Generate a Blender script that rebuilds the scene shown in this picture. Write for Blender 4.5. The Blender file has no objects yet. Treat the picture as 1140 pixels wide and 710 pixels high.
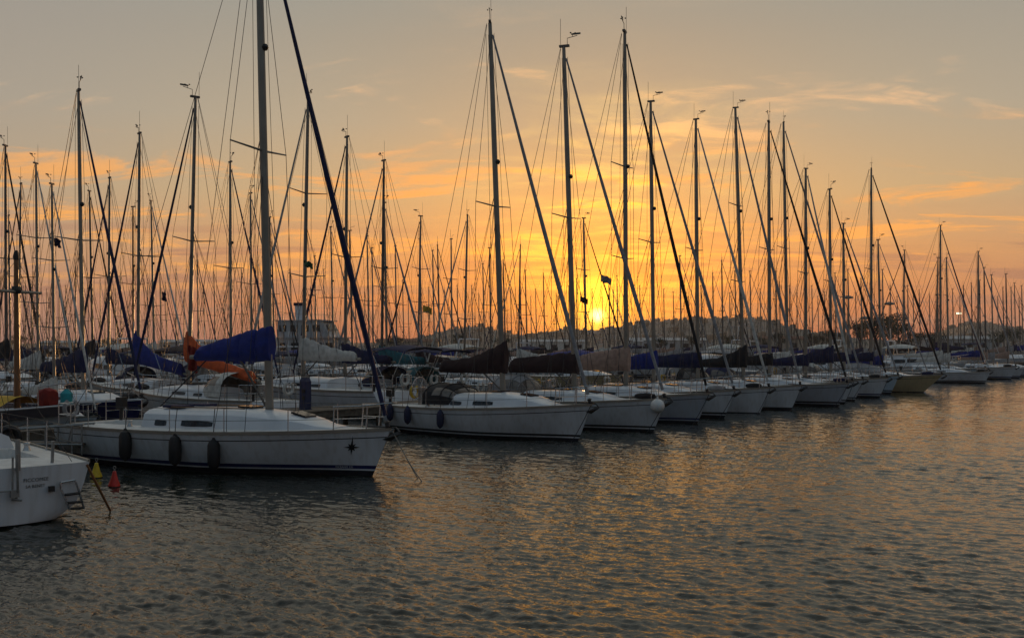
import bpy, math, random
from mathutils import Vector, Matrix, noise
R = math.radians
random.seed(11)
scene = bpy.context.scene
COL = scene.collection
F0, CX, HY, CAMH = 1108.0, 570.0, 385.0, 3.2       # photo focal length (px), centre, horizon row, eye height
SUN_AZ, SUN_EL = math.atan2(665 - CX, F0), R(1.75)   # azimuth right of +Y

def gx(px, d): return (px - CX) / F0 * d
def gz(py, d): return CAMH - (py - HY) / F0 * d

# ------------------------------------------------------------------ mesh helper
class MB:
    def __init__(self): self.v = []; self.f = []; self.m = []
    def add(self, vs, fs, mi=0):
        o = len(self.v); self.v += [tuple(p) for p in vs]
        self.f += [tuple(i + o for i in f) for f in fs]; self.m += [mi] * len(fs)
    def box(self, c, s, mi=0, rz=0.0, M=None):
        x, y, z = s[0] / 2, s[1] / 2, s[2] / 2
        vs = [Vector((a * x, b * y, e * z)) for a in (-1, 1) for b in (-1, 1) for e in (-1, 1)]
        if M is None: M = Matrix.Rotation(rz, 3, 'Z')
        vs = [M @ p + Vector(c) for p in vs]
        self.add(vs, [(0, 1, 3, 2), (4, 6, 7, 5), (0, 4, 5, 1), (2, 3, 7, 6), (0, 2, 6, 4), (1, 5, 7, 3)], mi)
    def tube(self, path, r, n=6, mi=0, cap=True, sq=1.0):
        path = [Vector(p) for p in path]
        rs = r if isinstance(r, (list, tuple)) else [r] * len(path)
        rings = []
        ref = None
        for i, p in enumerate(path):
            a = path[max(i - 1, 0)]; b = path[min(i + 1, len(path) - 1)]
            t = (b - a)
            if t.length < 1e-9: t = Vector((0, 0, 1))
            t.normalize()
            if ref is None:
                ref = Vector((0, 1, 0)) if abs(t.y) < 0.9 else Vector((1, 0, 0))
            u = ref - t * ref.dot(t)
            if u.length < 1e-6: u = Vector((1, 0, 0)) - t * t.x
            u.normalize(); w = t.cross(u); ref = u
            rings.append([p + (u * math.cos(k * 2 * math.pi / n) * sq + w * math.sin(k * 2 * math.pi / n)) * rs[i] for k in range(n)])
        self.loft(rings, mi, True, cap)
    def loft(self, rings, mi=0, closed=True, cap=False):
        n = len(rings[0]); vs = [p for r in rings for p in r]; fs = []
        for i in range(len(rings) - 1):
            for k in range(n if closed else n - 1):
                k2 = (k + 1) % n
                fs.append((i * n + k, i * n + k2, (i + 1) * n + k2, (i + 1) * n + k))
        if cap:
            fs.append(tuple(range(n - 1, -1, -1))); e = (len(rings) - 1) * n
            fs.append(tuple(e + k for k in range(n)))
        self.add(vs, fs, mi)
    def grid(self, rows, mi=0): self.loft(rows, mi, False, False)
    def lathe(self, prof, n=14, c=(0, 0, 0), mi=0):
        rings = [[Vector((c[0] + r * math.cos(2 * math.pi * k / n), c[1] + r * math.sin(2 * math.pi * k / n), c[2] + z)) for k in range(n)] for r, z in prof]
        self.loft(rings, mi, True, True)
    def torus(self, c, R0, r0, axis='x', n=18, m=7, mi=0):
        rings = []
        for i in range(n):
            a = 2 * math.pi * i / n; ring = []
            for k in range(m):
                b = 2 * math.pi * k / m; q = R0 + r0 * math.cos(b); h = r0 * math.sin(b)
                p = {'x': (h, q * math.cos(a), q * math.sin(a)), 'y': (q * math.cos(a), h, q * math.sin(a)), 'z': (q * math.cos(a), q * math.sin(a), h)}[axis]
                ring.append(Vector(p) + Vector(c))
            rings.append(ring)
        rings.append(rings[0])
        self.loft(rings, mi)
    def build(self, name, mats, parent=None, smooth=True, off=(0, 0, 0), angle=35):
        me = bpy.data.meshes.new(name)
        vs = [(p[0] + off[0], p[1] + off[1], p[2] + off[2]) for p in self.v]
        me.from_pydata(vs, [], self.f)
        if not isinstance(mats, (list, tuple)): mats = [mats]
        for m in mats: me.materials.append(m)
        me.polygons.foreach_set('material_index', self.m)
        me.update(); me.validate()
        if smooth:
            me.polygons.foreach_set('use_smooth', [True] * len(me.polygons))
            try: me.set_sharp_from_angle(angle=R(angle))
            except Exception: pass
        o = bpy.data.objects.new(name, me); COL.objects.link(o)
        if parent: o.parent = parent
        return o

def empty(name, loc=(0, 0, 0), rz=0.0):
    o = bpy.data.objects.new(name, None); COL.objects.link(o); o.location = loc; o.rotation_euler = (0, 0, rz)
    o.empty_display_size = 0.3
    return o
def tag(o, label=None, cat=None, group=None, kind=None):
    if label: o['label'] = label
    if cat: o['category'] = cat
    if group: o['group'] = group
    if kind: o['kind'] = kind
    return o
def copy_tree(o, parent=None):
    c = o.copy(); COL.objects.link(c)
    if parent: c.parent = parent
    for ch in list(o.children): copy_tree(ch, c)
    return c

# ------------------------------------------------------------------ materials
MATS = {}
def mat(name, col, rough=0.5, metal=0.0, var=0.15, scale=3.0, bump=0.0, bscale=20.0, spec=0.5, streak=False):
    if name in MATS: return MATS[name]
    m = bpy.data.materials.new(name); m.use_nodes = True
    nt = m.node_tree; N, L = nt.nodes, nt.links
    b = N['Principled BSDF']; b.inputs['Roughness'].default_value = rough; b.inputs['Metallic'].default_value = metal
    b.inputs['Specular IOR Level'].default_value = spec
    tc = N.new('ShaderNodeTexCoord'); mp = N.new('ShaderNodeMapping')
    mp.inputs['Scale'].default_value = (1, 1, 0.15) if streak else (1, 1, 1)
    L.new(tc.outputs['Object'], mp.inputs['Vector'])
    nz = N.new('ShaderNodeTexNoise'); nz.inputs['Scale'].default_value = scale; nz.inputs['Detail'].default_value = 5
    L.new(mp.outputs[0], nz.inputs['Vector'])
    cr = N.new('ShaderNodeValToRGB')
    cr.color_ramp.elements[0].position = 0.3; cr.color_ramp.elements[1].position = 0.7
    cr.color_ramp.elements[0].color = tuple(c * (1 - var) for c in col) + (1,)
    cr.color_ramp.elements[1].color = tuple(min(1, c * (1 + var * 0.5)) for c in col) + (1,)
    L.new(nz.outputs['Fac'], cr.inputs['Fac']); L.new(cr.outputs['Color'], b.inputs['Base Color'])
    if bump:
        n2 = N.new('ShaderNodeTexNoise'); n2.inputs['Scale'].default_value = bscale; n2.inputs['Detail'].default_value = 4
        L.new(tc.outputs['Object'], n2.inputs['Vector'])
        bp = N.new('ShaderNodeBump'); bp.inputs['Strength'].default_value = 0.6; bp.inputs['Distance'].default_value = bump
        L.new(n2.outputs['Fac'], bp.inputs['Height']); L.new(bp.outputs['Normal'], b.inputs['Normal'])
    MATS[name] = m
    return m
def grime(m):
    nt = m.node_tree; N, L = nt.nodes, nt.links; b = N['Principled BSDF']; src = b.inputs['Base Color'].links[0].from_socket
    tc = N.new('ShaderNodeTexCoord'); sp = N.new('ShaderNodeSeparateXYZ'); L.new(tc.outputs['Object'], sp.inputs[0])
    mp = N.new('ShaderNodeMapping'); mp.inputs['Scale'].default_value = (5, 5, .35); L.new(tc.outputs['Object'], mp.inputs[0])
    nz = N.new('ShaderNodeTexNoise'); nz.inputs['Scale'].default_value = 1.6; nz.inputs['Detail'].default_value = 6; L.new(mp.outputs[0], nz.inputs['Vector'])
    r1 = N.new('ShaderNodeMapRange'); r1.inputs['From Min'].default_value = .46; r1.inputs['From Max'].default_value = .78; L.new(nz.outputs['Fac'], r1.inputs['Value'])
    mx = N.new('ShaderNodeMix'); mx.data_type = 'RGBA'; mx.inputs[7].default_value = (.26, .22, .15, 1)
    mu = N.new('ShaderNodeMath'); mu.operation = 'MULTIPLY'; mu.inputs[1].default_value = .3; L.new(r1.outputs[0], mu.inputs[0])
    L.new(mu.outputs[0], mx.inputs[0]); L.new(src, mx.inputs[6]); L.new(mx.outputs[2], b.inputs['Base Color'])
    return m
WHITE = mat('gelcoat_white', (.67, .71, .75), .28, var=.14, scale=1.6, streak=True)
GREY = mat('gelcoat_grey', (.42, .46, .52), .3, var=.12, scale=1.6, streak=True)
CREAM = mat('gelcoat_cream', (.60, .50, .30), .35, var=.15, scale=1.6, streak=True)
PALEBLUE = mat('gelcoat_pale_blue', (.50, .62, .72), .3, var=.12, scale=1.6, streak=True)
HWHITE = grime(mat('hull_white', (.67, .71, .75), .25, var=.12, scale=1.6, streak=True)); GREY = grime(GREY); CREAM = grime(CREAM); PALEBLUE = grime(PALEBLUE)
NAVYH = mat('gelcoat_navy', (.015, .02, .09), .25, var=.3, scale=2)
DECKW = mat('deck_nonskid', (.66, .66, .64), .6, var=.2, scale=4, bump=.002, bscale=200)
NAVYS = mat('stripe_navy', (.012, .018, .10), .3, var=.2)
BLACKS = mat('stripe_black', (.012, .012, .014), .35, var=.2)
ANTI = mat('antifoul_dark', (.01, .012, .022), .6, var=.4, scale=6)
ANTIB = mat('antifoul_black', (.012, .012, .012), .6, var=.4, scale=6)
TEAK = mat('weathered_teak', (.22, .13, .07), .6, var=.35, scale=9)
ALU = mat('anodised_aluminium', (.27, .245, .205), .45, .25, var=.2, scale=2)
ALUD = mat('dull_aluminium', (.13, .12, .11), .5, .3, var=.25, scale=2)
STEEL = mat('stainless_steel', (.5, .5, .5), .25, .85, var=.15)
WIRE = mat('rigging_wire', (.04, .04, .04), .5, .4, var=.1)
GLASSD = mat('smoked_window', (.012, .014, .02), .08, var=.2)
RUBBER = mat('black_rubber', (.012, .012, .014), .55, var=.3, scale=12)
NAVYF = mat('navy_fender_cloth', (.015, .02, .06), .8, var=.3, scale=12)
ROPE = mat('rope_fibre', (.22, .20, .17), .9, var=.3, scale=30)
ROPED = mat('rope_dark', (.03, .03, .035), .9, var=.3, scale=30)
WOOD = mat('varnished_wood', (.20, .09, .035), .4, var=.35, scale=5, streak=True)
PLANK = mat('weathered_plank', (.13, .105, .08), .85, var=.4, scale=6, bump=.006, bscale=14)
IRON = mat('galvanised_iron', (.30, .30, .29), .5, .5, var=.25, scale=8)
def canvas(name, col): return mat('canvas_' + name, col, .85, var=.3, scale=5, bump=.02, bscale=9)
CV = {'navy': canvas('navy', (.008, .012, .06)), 'blue': canvas('blue', (.008, .022, .19)), 'black': canvas('black', (.010, .010, .014)),
      'maroon': canvas('maroon', (.024, .008, .010)), 'white': canvas('white', (.55, .54, .50)), 'grey': canvas('grey', (.28, .28, .29)),
      'tan': canvas('tan', (.36, .24, .19)), 'teal': canvas('teal', (.02, .12, .15)), 'orange': canvas('orange', (.62, .10, .02)),
      'red': canvas('red', (.22, .014, .010)), 'yellow': canvas('yellow', (.55, .34, .03)), 'green': canvas('green', (.03, .10, .05)), 'aqua': canvas('aqua', (.02, .28, .32))}
CLEAR = mat('clear_vinyl', (.15, .125, .105), .10, var=.3, scale=6)
YBUOY = mat('buoy_yellow', (.75, .50, .02), .45, var=.2, scale=6)
RBUOY = mat('buoy_red', (.62, .03, .02), .45, var=.2, scale=6)

# ------------------------------------------------------------------ yacht
def lerp(a, b, t): return a + (b - a) * t
def sst(a, b, x):
    t = max(0, min(1, (x - a) / (b - a))); return t * t * (3 - 2 * t)

class Hull:
    def __init__(s, L, B, fs=.97, fb=1.22, rake=.55, tr=.35, stern=.74, es=.24, zs=.07):
        s.L, s.B, s.fs, s.fb, s.rake, s.tr, s.stern, s.es, s.zs = L, B, fs, fb, rake, tr, stern, es, zs; s.bulge = .10
    def b(s, t):
        if t < .45: f = s.stern + (1 - s.stern) * math.sin(math.pi / 2 * t / .45)
        else: f = 1 - ((t - .45) / .55) ** 2.15
        return max(s.B / 2 * f, .018)
    def sh(s, t): return s.fs + (s.fb - s.fs) * t ** 1.7 - .05 * math.sin(math.pi * t)
    def zb(s, t): return s.zs - .5 * math.sin(math.pi * min(1, max(0, t * .92))) ** .8 if t < 1 else -.06
    def y(s, t, z):
        zb, sh = s.zb(t), s.sh(t); u = max(0, min(1, (z - zb) / (sh - zb)))
        e = lerp(s.es, .30, sst(0, .5, t)); e = lerp(e, .85, sst(.5, 1, t))
        return s.b(t) * u ** e
    def x(s, t, z):
        w = z / s.fb
        return s.L * t - s.rake * (1 - w) * t ** 5 + s.tr * w * (1 - t) ** 7
    def p(s, t, z, side): return Vector((s.x(t, z), side * s.y(t, z), z))
    def deckp(s, t, c):
        sh = s.sh(t); b = s.b(t)
        return Vector((s.x(t, sh), b * c, sh + .07 * b * (1 - c * c) * sst(0, .12, t)))

def hull_mesh(h, n=22, stripes=((.13, 1), (.17, 0), (.26, 2)), cove=3, detail=2):
    mb = MB(); ts = [i / n for i in range(n + 1)]
    ts = [t ** .9 if t < .5 else t for t in ts]
    fr = [.3, .5, .7, .85]
    def zrow(t):
        zb, sh = h.zb(t), h.sh(t); out = [zb, lerp(zb, 0.0, .6) if zb < 0 else zb + .004]
        for z, _ in stripes: out.append(max(z, out[-1] + .006))
        z0 = out[-1]; top = sh - .20
        for f in fr[:]: out.append(lerp(z0, top, f))
        out += [sh - .20, sh - .175, sh]
        return out
    zr = [zrow(t) for t in ts]; nr = len(zr[0])
    mats = [1, 1]                        # face material between row k and k+1
    mats = [1] + [m for _, m in stripes]
    # rows: 0 zb,1, stripes..., fr..., cove0, cove1, sheer
    fm = [1] + [stripes[i][1] for i in range(len(stripes))] + [0] * (len(fr) + 1) + [cove, 0]
    fm = fm[:nr - 1]
    for side in (-1, 1):
        rows = [[h.p(t, z, side) for z in zr[i]] for i, t in enumerate(ts)]
        for k in range(nr - 1):
            q = [[r[k], r[k + 1]] for r in rows]
            if side > 0: q = [[b, a] for a, b in q]
            mb.grid(q, fm[k])
    for k in range(nr - 1):              # transom
        cols = []
        for j in range(9):
            c = -1 + j / 4; cc = []
            for z in (zr[0][k], zr[0][k + 1]):
                p = h.p(0, z, 1); cc.append(Vector((p.x - h.bulge * (1 - c * c), p.y * c, z)))
            cols.append(cc)
        mb.grid(cols[::-1], 0 if k > 1 else 1)
    weld(mb)
    return mb
def weld(mb, q=1e4):
    key = {}; remap = []; nv = []
    for p in mb.v:
        k = (round(p[0] * q), round(p[1] * q), round(p[2] * q))
        if k not in key: key[k] = len(nv); nv.append(p)
        remap.append(key[k])
    nf, nm = [], []
    for f, m in zip(mb.f, mb.m):
        g = []
        for i in f:
            j = remap[i]
            if not g or g[-1] != j: g.append(j)
        if len(g) > 1 and g[0] == g[-1]: g.pop()
        if len(set(g)) >= 3 and len(set(g)) == len(g): nf.append(tuple(g)); nm.append(m)
    mb.v, mb.f, mb.m = nv, nf, nm

def deck_mesh(h, n=22, cockpit=(.06, .32), cw=.5, depth=.42):
    mb = MB(); rows = []
    ts = sorted(set([i / n for i in range(n + 1)] + [cockpit[0] - .004, cockpit[0] + .004, cockpit[1] - .004, cockpit[1] + .004]))
    cs = [-1, -.8, -.62, -cw - .02, -cw + .02, -.2, 0, .2, cw - .02, cw + .02, .62, .8, 1]
    for t in ts:
        r = []
        for c in cs:
            p = h.deckp(t, c * .995); p.x -= h.bulge * (1 - c * c) * (1 - t) ** 8
            if cockpit[0] < t < cockpit[1] and abs(c) < cw: p.z -= depth
            r.append(p)
        rows.append(r)
    mb.grid(rows); return mb

class Cabin:
    def __init__(s, h, t0=.33, t1=.80, hh=.42, wf=.60):
        s.h, s.t0, s.t1, s.hh, s.wf = h, t0, t1, hh, wf
    def sec(s, q):
        t = lerp(s.t0, s.t1, q); x = s.h.x(t, s.h.sh(t)); base = s.h.sh(t) + .01
        w = min(s.h.b(t) * .78, s.h.B / 2 * s.wf) * (1 - .35 * q ** 3)
        H = s.hh * (1 - .50 * sst(.45, 1.0, q)) * (1 - .75 * sst(.80, 1.0, q))
        return x, base, w, H
    def side(s, q, v, sd, out=0.0):
        x, base, w, H = s.sec(q)
        return Vector((x, sd * (lerp(w, w * .87, v) + out), base + .76 * H * v + out * .2))
    def mesh(s, n=14):
        mb = MB(); rings = []
        for i in range(n + 1):
            x, base, w, H = s.sec(i / n); z0 = base - .08
            rings.append([Vector(p) for p in ((x, -w, z0), (x, -w, base), (x, -w * .87, base + .76 * H), (x, -w * .70, base + .95 * H), (x, -w * .35, base + 1.04 * H),
                         (x, 0, base + 1.08 * H), (x, w * .35, base + 1.04 * H), (x, w * .70, base + .95 * H), (x, w * .87, base + .76 * H), (x, w, base), (x, w, z0))])
        mb.loft(rings, 0, False, True); return mb
    def top(s, q, y=0.0):
        x, base, w, H = s.sec(q); return Vector((x, y, base + H * (1.08 - .2 * (y / max(w, .01)) ** 2)))
    def pane(s, q0, q1, sd, v0=.26, v1=.66, taper=.06):
        mb = MB(); n = 6; rows_o, rows_i = [], []
        for i in range(n + 1):
            f = i / n; q = lerp(q0, q1, f); vv1 = lerp(v1, v1 - taper, f); e = .04 if i in (0, n) else 0
            a, b = v0 + e, vv1 - e
            rows_o.append([s.side(q, a, sd, .012), s.side(q, b, sd, .012)]); rows_i.append([s.side(q, a, sd, -.004), s.side(q, b, sd, -.004)])
        rings = [[rows_i[i][0], rows_o[i][0], rows_o[i][1], rows_i[i][1]] for i in range(n + 1)]
        mb.loft(rings, 0, True, True); return mb

def cover_mesh(x0, z0, ln, hm, ha, w=.17, yaw=0.0, droop=0.0, seed=0, wrap=.16, curve=1.6):
    """sail stowed on the boom under a cover: tall collar round the mast, tapering aft (towards -x)"""
    mb = MB(); rings = []; n = 34; m = 18
    ca, sa = math.cos(yaw), math.sin(yaw)
    for i in range(n + 1):
        f = i / n; s = lerp(wrap, -ln, f)
        top = lerp(ha, hm, (1 - f) ** curve); ww = w * (1.05 - .35 * f) * (.7 if i == 0 else 1) * (.6 if i == n else 1)
        zz = z0 - droop * max(0, f)
        if i == 0: top *= .96
        if i == n: top *= .55
        ring = []
        for k in range(m):
            a = 2 * math.pi * k / m
            yy = ww * math.sin(a) * (1 - .45 * max(0, math.cos(a)) ** 1)
            hz = (math.cos(a) + 1) / 2 * (top + .12) - .12
            nz = noise.noise(Vector((s * 3.1, yy * 7 + seed * 7, hz * 3.5))) * .055 + noise.noise(Vector((s * 8, seed * 3 + yy * 9, hz * 9 + s * 5))) * .03
            yy *= 1 + nz * 4; hz += nz * (.8 if hz > .1 else .3)
            # strap pinches
            pin = 1 - .30 * max(0, math.cos(f * 2 * math.pi * 5 + .8)) ** 14; hz -= .045 * max(0, math.cos(f * 2 * math.pi * 5 + .8)) ** 14 * (hz > .1)
            yy *= pin
            px, py = s * ca - yy * sa, s * sa + yy * ca
            ring.append(Vector((x0 + px, py, zz + hz)))
        rings.append(ring)
    mb.loft(rings, 0, True, True); return mb

def hood_mesh(xa, xf, z0, w, hh, thick=.012):
    """sprayhood: canvas arch from aft bow at xa forward to xf"""
    rings = []; n, m = 8, 12
    for i in range(n + 1):
        f = i / n; x = lerp(xa, xf, f); top = hh * (1 - .05 * (1 - f)) * math.sqrt(max(0.0, 1 - max(0, (f - .35) / .65) ** 2)) + .02
        wi = w * (1 - .25 * f * f)
        rings.append([Vector((x, wi * math.cos(math.pi * k / m), z0 + top * math.sin(math.pi * k / m) ** .6)) for k in range(m + 1)])
    return rings

def build_yacht(name, P, detail=2):
    """P: dict; returns (root, info). local frame: bow +x, origin amidships on the waterline"""
    L, B = P['L'], P.get('B', P['L'] * .325)
    h = Hull(L, B, P.get('fs', .97), P.get('fb', 1.22), P.get('rake', .55), P.get('tr', .35), P.get('stern', .74), P.get('es', .24), P.get('zs', .07))
    off = (-L / 2, 0, 0)
    root = empty(name)
    def part(nm, mb, mats, parent=None, smooth=True, angle=35):
        return mb.build(nm, mats, parent or root, smooth, off, angle)
    hm = P.get('hull', HWHITE); st = P.get('stripe', NAVYS); an = P.get('anti', ANTI)
    stripes = P.get('stripes', ((.13, 1), (.17, 0), (.26, 2)))
    hull = part('hull', hull_mesh(h, 22 if detail else 12, stripes, P.get('cove', 3)), [hm, an, st, P.get('cove_mat', BLACKS)], angle=50)
    ck = P.get('cockpit', (.06, .31))
    part('deck', deck_mesh(h, 22 if detail else 10, ck), P.get('deck', DECKW))
    if detail >= 1:                      # toe rail / gunwale
        for sd in (-1, 1):
            mb = MB(); n = 20
            rings = []
            for i in range(n + 1):
                t = i / n; p = h.deckp(t, sd); y = p.y
                rings.append([Vector((p.x, y + sd * .012, p.z - .03)), Vector((p.x, y + sd * .012, p.z + .045)), Vector((p.x, y - sd * .03, p.z + .045)), Vector((p.x, y - sd * .03, p.z - .01))])
            mb.loft(rings, 0, True, True); part('toe_rail', mb, P.get('rail', ALU), smooth=False)
    cb = Cabin(h, *P.get('cabin', (.33, .80, .42, .60)))
    cab = part('cabin', cb.mesh(), P.get('cabin_mat', WHITE))
    panes = P.get('panes', ((.08, .20), (.32, .52)))
    for sd in ((-1, 1) if detail else (-1, 1)):
        for a, b in panes:
            part('window', cb.pane(a, b, sd), GLASSD, cab)
    if detail >= 1:                      # hatch
        for q in P.get('hatches', (.45, .74)):
            a = cb.top(q); mb = MB(); x, base, w, H = cb.sec(q); p2 = cb.top(q + .05)
            ang = math.atan2(p2.z - a.z, p2.x - a.x)
            mb.box((a.x, 0, a.z + .015), (.46, .46, .05), 0, M=Matrix.Rotation(-ang, 3, 'Y')); part('hatch', mb, GLASSD, cab, smooth=False)
    if detail >= 2:
        for sd in (-1, 1):               # grab rails and winches
            mb = MB(); mb.tube([cb.top(q, sd * cb.sec(q)[2] * .6) + Vector((0, 0, .05)) for q in (.12, .25, .4, .55)], .018, 6)
            part('grab_rail', mb, TEAK, cab)
            p = h.deckp(.27, sd * .64); mb = MB(); mb.lathe([(.075, 0), (.06, .05), (.05, .1), (.075, .15), (.06, .17)], 12, p); part('winch', mb, STEEL)
    # ---- rig
    mf = P.get('mast', .58); mx = L * mf; H = P['H']; rk = P.get('mast_rake', .018) * H
    q = max(0, min(1, (mf - cb.t0) / (cb.t1 - cb.t0))); zf = cb.top(q).z - .02
    top = Vector((mx - rk, 0, H)); foot = Vector((mx, 0, zf))
    def mp(f): return foot.lerp(top, f)
    r0 = P.get('mr', .085)
    mb = MB(); mb.tube([mp(0), mp(.3), mp(.7), mp(.9), mp(1)], [r0 * 1.12, r0 * 1.12, r0 * 1.05, r0 * .9, r0 * .72], 10, sq=.75)
    mast = part('mast', mb, P.get('mast_mat', ALU))
    sps = P.get('spreaders', (.50,)); sl = P.get('sl', B * .33)
    tips = {-1: [], 1: []}
    for sf in sps:
        for sd in (-1, 1):
            a = mp(sf); b = a + Vector((-.14, sd * sl, .05 + .04 * sl)); tips[sd].append(b)
            if detail >= 1:
                mb = MB(); mb.tube([a, b], [.032, .020], 6); part('spreader', mb, P.get('mast_mat', ALU), mast)
    if detail == 0:
        mb = MB()
        for sd in (-1, 1):
            for b in tips[sd]: mb.tube([Vector((mx - rk * sf, 0, b.z - .05)), b], .03, 4)
        part('spreader', mb, ALUD, mast)
    # masthead gear
    mb = MB(); mb.box(top + Vector((.02, 0, .03)), (.34, .10, .07)); mb.tube([top + Vector((.12, 0, .05)), top + Vector((.12, 0, .28)), top + Vector((.46, 0, .34))], .012, 5)
    if detail >= 1:
        mb.tube([top + Vector((.30, 0, .30)), top + Vector((.30, 0, .42))], .010, 5); mb.box(top + Vector((.44, 0, .40)), (.26, .015, .06)); mb.tube([top + Vector((-.12, .03, .05)), top + Vector((-.12, .03, .95))], .007, 4)
        for k in range(3):
            a = k * 2.1; mb.lathe([(.001, -.03), (.03, 0), (.03, .02)], 6, top + Vector((.30 + .09 * math.cos(a), .09 * math.sin(a), .42)))
    else: mb.tube([top + Vector((-.1, 0, .05)), top + Vector((-.1, 0, .8))], .012, 4)
    va = ((P.get('seed', 0) * 37 + int(H * 50) + len(P.get('cover') or 'x') * 61) % 9 - 4) * .32; vs = .8 + .1 * (int(H * 31 + P.get('seed', 0)) % 5); rm = Matrix.Rotation(va, 3, 'Z'); mb.v = [tuple(top + rm @ ((Vector(p) - top) * vs)) for p in mb.v]
    part('wind_vane', mb, ALUD, mast)
    if detail >= 1:
        mb = MB(); a = mp(P.get('lf', .62)) + Vector((.13, 0, 0)); mb.lathe([(.05, -.08), (.09, 0), (.05, .08)], 8, a); part('deck_light', mb, RUBBER, mast)
    if P.get('radar'):
        mb = MB(); a = mp(.42) + Vector((.30, 0, 0)); mb.lathe([(.02, -.10), (.26, -.08), (.30, 0), (.26, .10), (.02, .14)], 14, a); mb.box(a + Vector((-.15, 0, -.11)), (.34, .1, .04)); part('radar_dome', mb, WHITE, mast)
    # standing rigging
    wr = P.get('wr', .006)
    hw = h.b(mf) * .90
    cp = {sd: h.deckp(mf - .02, sd * .93) for sd in (-1, 1)}
    ft = P.get('ftop', .965)
    for sd in (-1, 1):
        mb = MB(); mb.tube([cp[sd]] + tips[sd] + [mp(ft)], wr, 4)
        mb.tube([h.deckp(mf + .025, sd * .9), mp(sps[0] - .02)], wr, 4); mb.tube([h.deckp(mf - .06, sd * .9), mp(sps[0] - .02)], wr, 4)
        part('shroud', mb, WIRE)
    mb = MB()
    if P.get('twin_back', detail >= 1):
        y = mp(.62); bz = Vector((L * .18, 0, lerp(1.0, H, .22)))
        mb.tube([top + Vector((-.15, 0, 0)), bz], wr, 4)
        for sd in (-1, 1): mb.tube([bz, h.deckp(.02, sd * .8)], wr, 4)
    else: mb.tube([top + Vector((-.15, 0, 0)), h.deckp(.02, 0)], wr * 1.2, 4)
    part('backstay', mb, WIRE)
    # boom and stowed mainsail
    bl = P.get('boom', L * .34); bz = zf + P.get('bz', .75); yaw = P.get('yaw', 0.0)
    ca, sa = math.cos(yaw), math.sin(yaw); dr = P.get('droop', 0)
    mb = MB(); mb.tube([Vector((mx - .1, 0, bz)), Vector((mx - (bl + .15) * ca, -(bl + .15) * sa, bz - dr * 1.04))], [.06, .055], 8); boom = part('boom', mb, P.get('mast_mat', ALU))
    if P.get('cover'):
        mb = cover_mesh(mx, bz + .02, bl * .98, P.get('hm', .95), P.get('ha', .26), P.get('cw', .17), yaw, dr, P.get('seed', 0), P.get('wrap', .16), P.get('cc', 1.6))
        part('sail_cover', mb, CV[P['cover']], boom)
    if detail >= 1:
        be = Vector((mx - bl * ca, -bl * sa, bz - dr))
        mb = MB(); mb.tube([top + Vector((-.14, 0, -.05)), be], wr, 4)              # topping lift
        lz = mp(.55)
        for f in (.35, .7): mb.tube([lz, Vector((mx - bl * f * ca, -bl * f * sa - .12, bz)),], wr * .8, 3); mb.tube([lz, Vector((mx - bl * f * ca, -bl * f * sa + .12, bz))], wr * .8, 3)
        part('topping_lift', mb, WIRE, boom)
        mb = MB(); mb.tube([be + Vector((.5 * ca, .5 * sa, 0)), h.deckp(.2, 0) + Vector((0, 0, -.2))], .018, 5); part('mainsheet', mb, ROPED, boom); mb = MB()
        mb.tube([Vector((mx - 1.0 * ca, -1.0 * sa, bz)), Vector((mx - .12, 0, zf + .1))], .03, 5); part('vang', mb, ALUD, boom)
        mb = MB()                        # halyards beside the mast
        for k, (dx, dy) in enumerate(((-.13, .10), (-.16, -.09), (.14, .08))):
            mb.tube([foot + Vector((dx * 1.6, dy * 2.2, .05)), mp(.97) + Vector((dx, dy * .5, 0))], wr * .8, 3)
        part('halyard', mb, ROPED, mast)
    # furled headsail on the forestay
    if P.get('genoa'):
        a = h.deckp(1, 0) + Vector((-.16, 0, .34)); b = mp(P.get('gtop', .965)) + Vector((.10, 0, 0)); n = 14
        gr = P.get('gr', .075)
        path = [a.lerp(b, i / n) for i in range(n + 1)]
        for i, p in enumerate(path): p.z -= math.sin(math.pi * i / n) * .05
        rad = [gr * (lerp(.75, 1.1, min(1, i / 4)) if i < 4 else lerp(1.1, .45, (i - 4) / (n - 4))) for i in range(n + 1)]
        mb = MB(); mb.tube(path, rad, 8); g = part('furled_sail', mb, CV[P['genoa']])
        if detail >= 1:
            mb = MB(); d = (b - a).normalized()
            mb.tube([a - d * .34, a - d * .30, a - d * .30, a - d * .18, a - d * .18, a - d * .14], [.02, .10, .06, .06, .10, .04], 10); part('furler_drum', mb, RUBBER, g)
    else:
        mb = MB(); mb.tube([h.deckp(1, 0) + Vector((-.1, 0, .05)), mp(.965)], wr * 1.3, 4); part('forestay', mb, WIRE)
    # rails
    if detail >= 1:
        tts = P.get('stan', (.16, .31, .46, .62, .78)); hs = .60
        if detail >= 2:
            smb = MB(); smb.tube([(0, 0, 0), (0, 0, hs)], .013, 6); smb.lathe([(.03, 0), (.03, .04)], 8)
            base = None
            for sd in (-1, 1):
                for t in tts:
                    p = h.deckp(t, sd * .955)
                    if base is None:
                        base = smb.build('stanchion', STEEL, root); o = base
                    else:
                        o = base.copy(); COL.objects.link(o); o.parent = root
                    o.location = (p.x + off[0], p.y, p.z)
        else:
            mb = MB()
            for sd in (-1, 1):
                for t in tts:
                    p = h.deckp(t, sd * .955); mb.tube([p, p + Vector((0, 0, hs))], .016, 5)
            part('stanchion_row', mb, STEEL)
        for sd in (-1, 1):
            mb = MB()
            for z in (hs, hs * .5):
                pts = [h.deckp(t, sd * .955) + Vector((0, 0, z)) for t in (.05,) + tuple(tts) + (.90,)]
                mb.tube(pts, .0055 if detail >= 2 else .007, 4)
            part('lifeline', mb, WIRE)
        mb = MB()                        # pulpit
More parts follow.
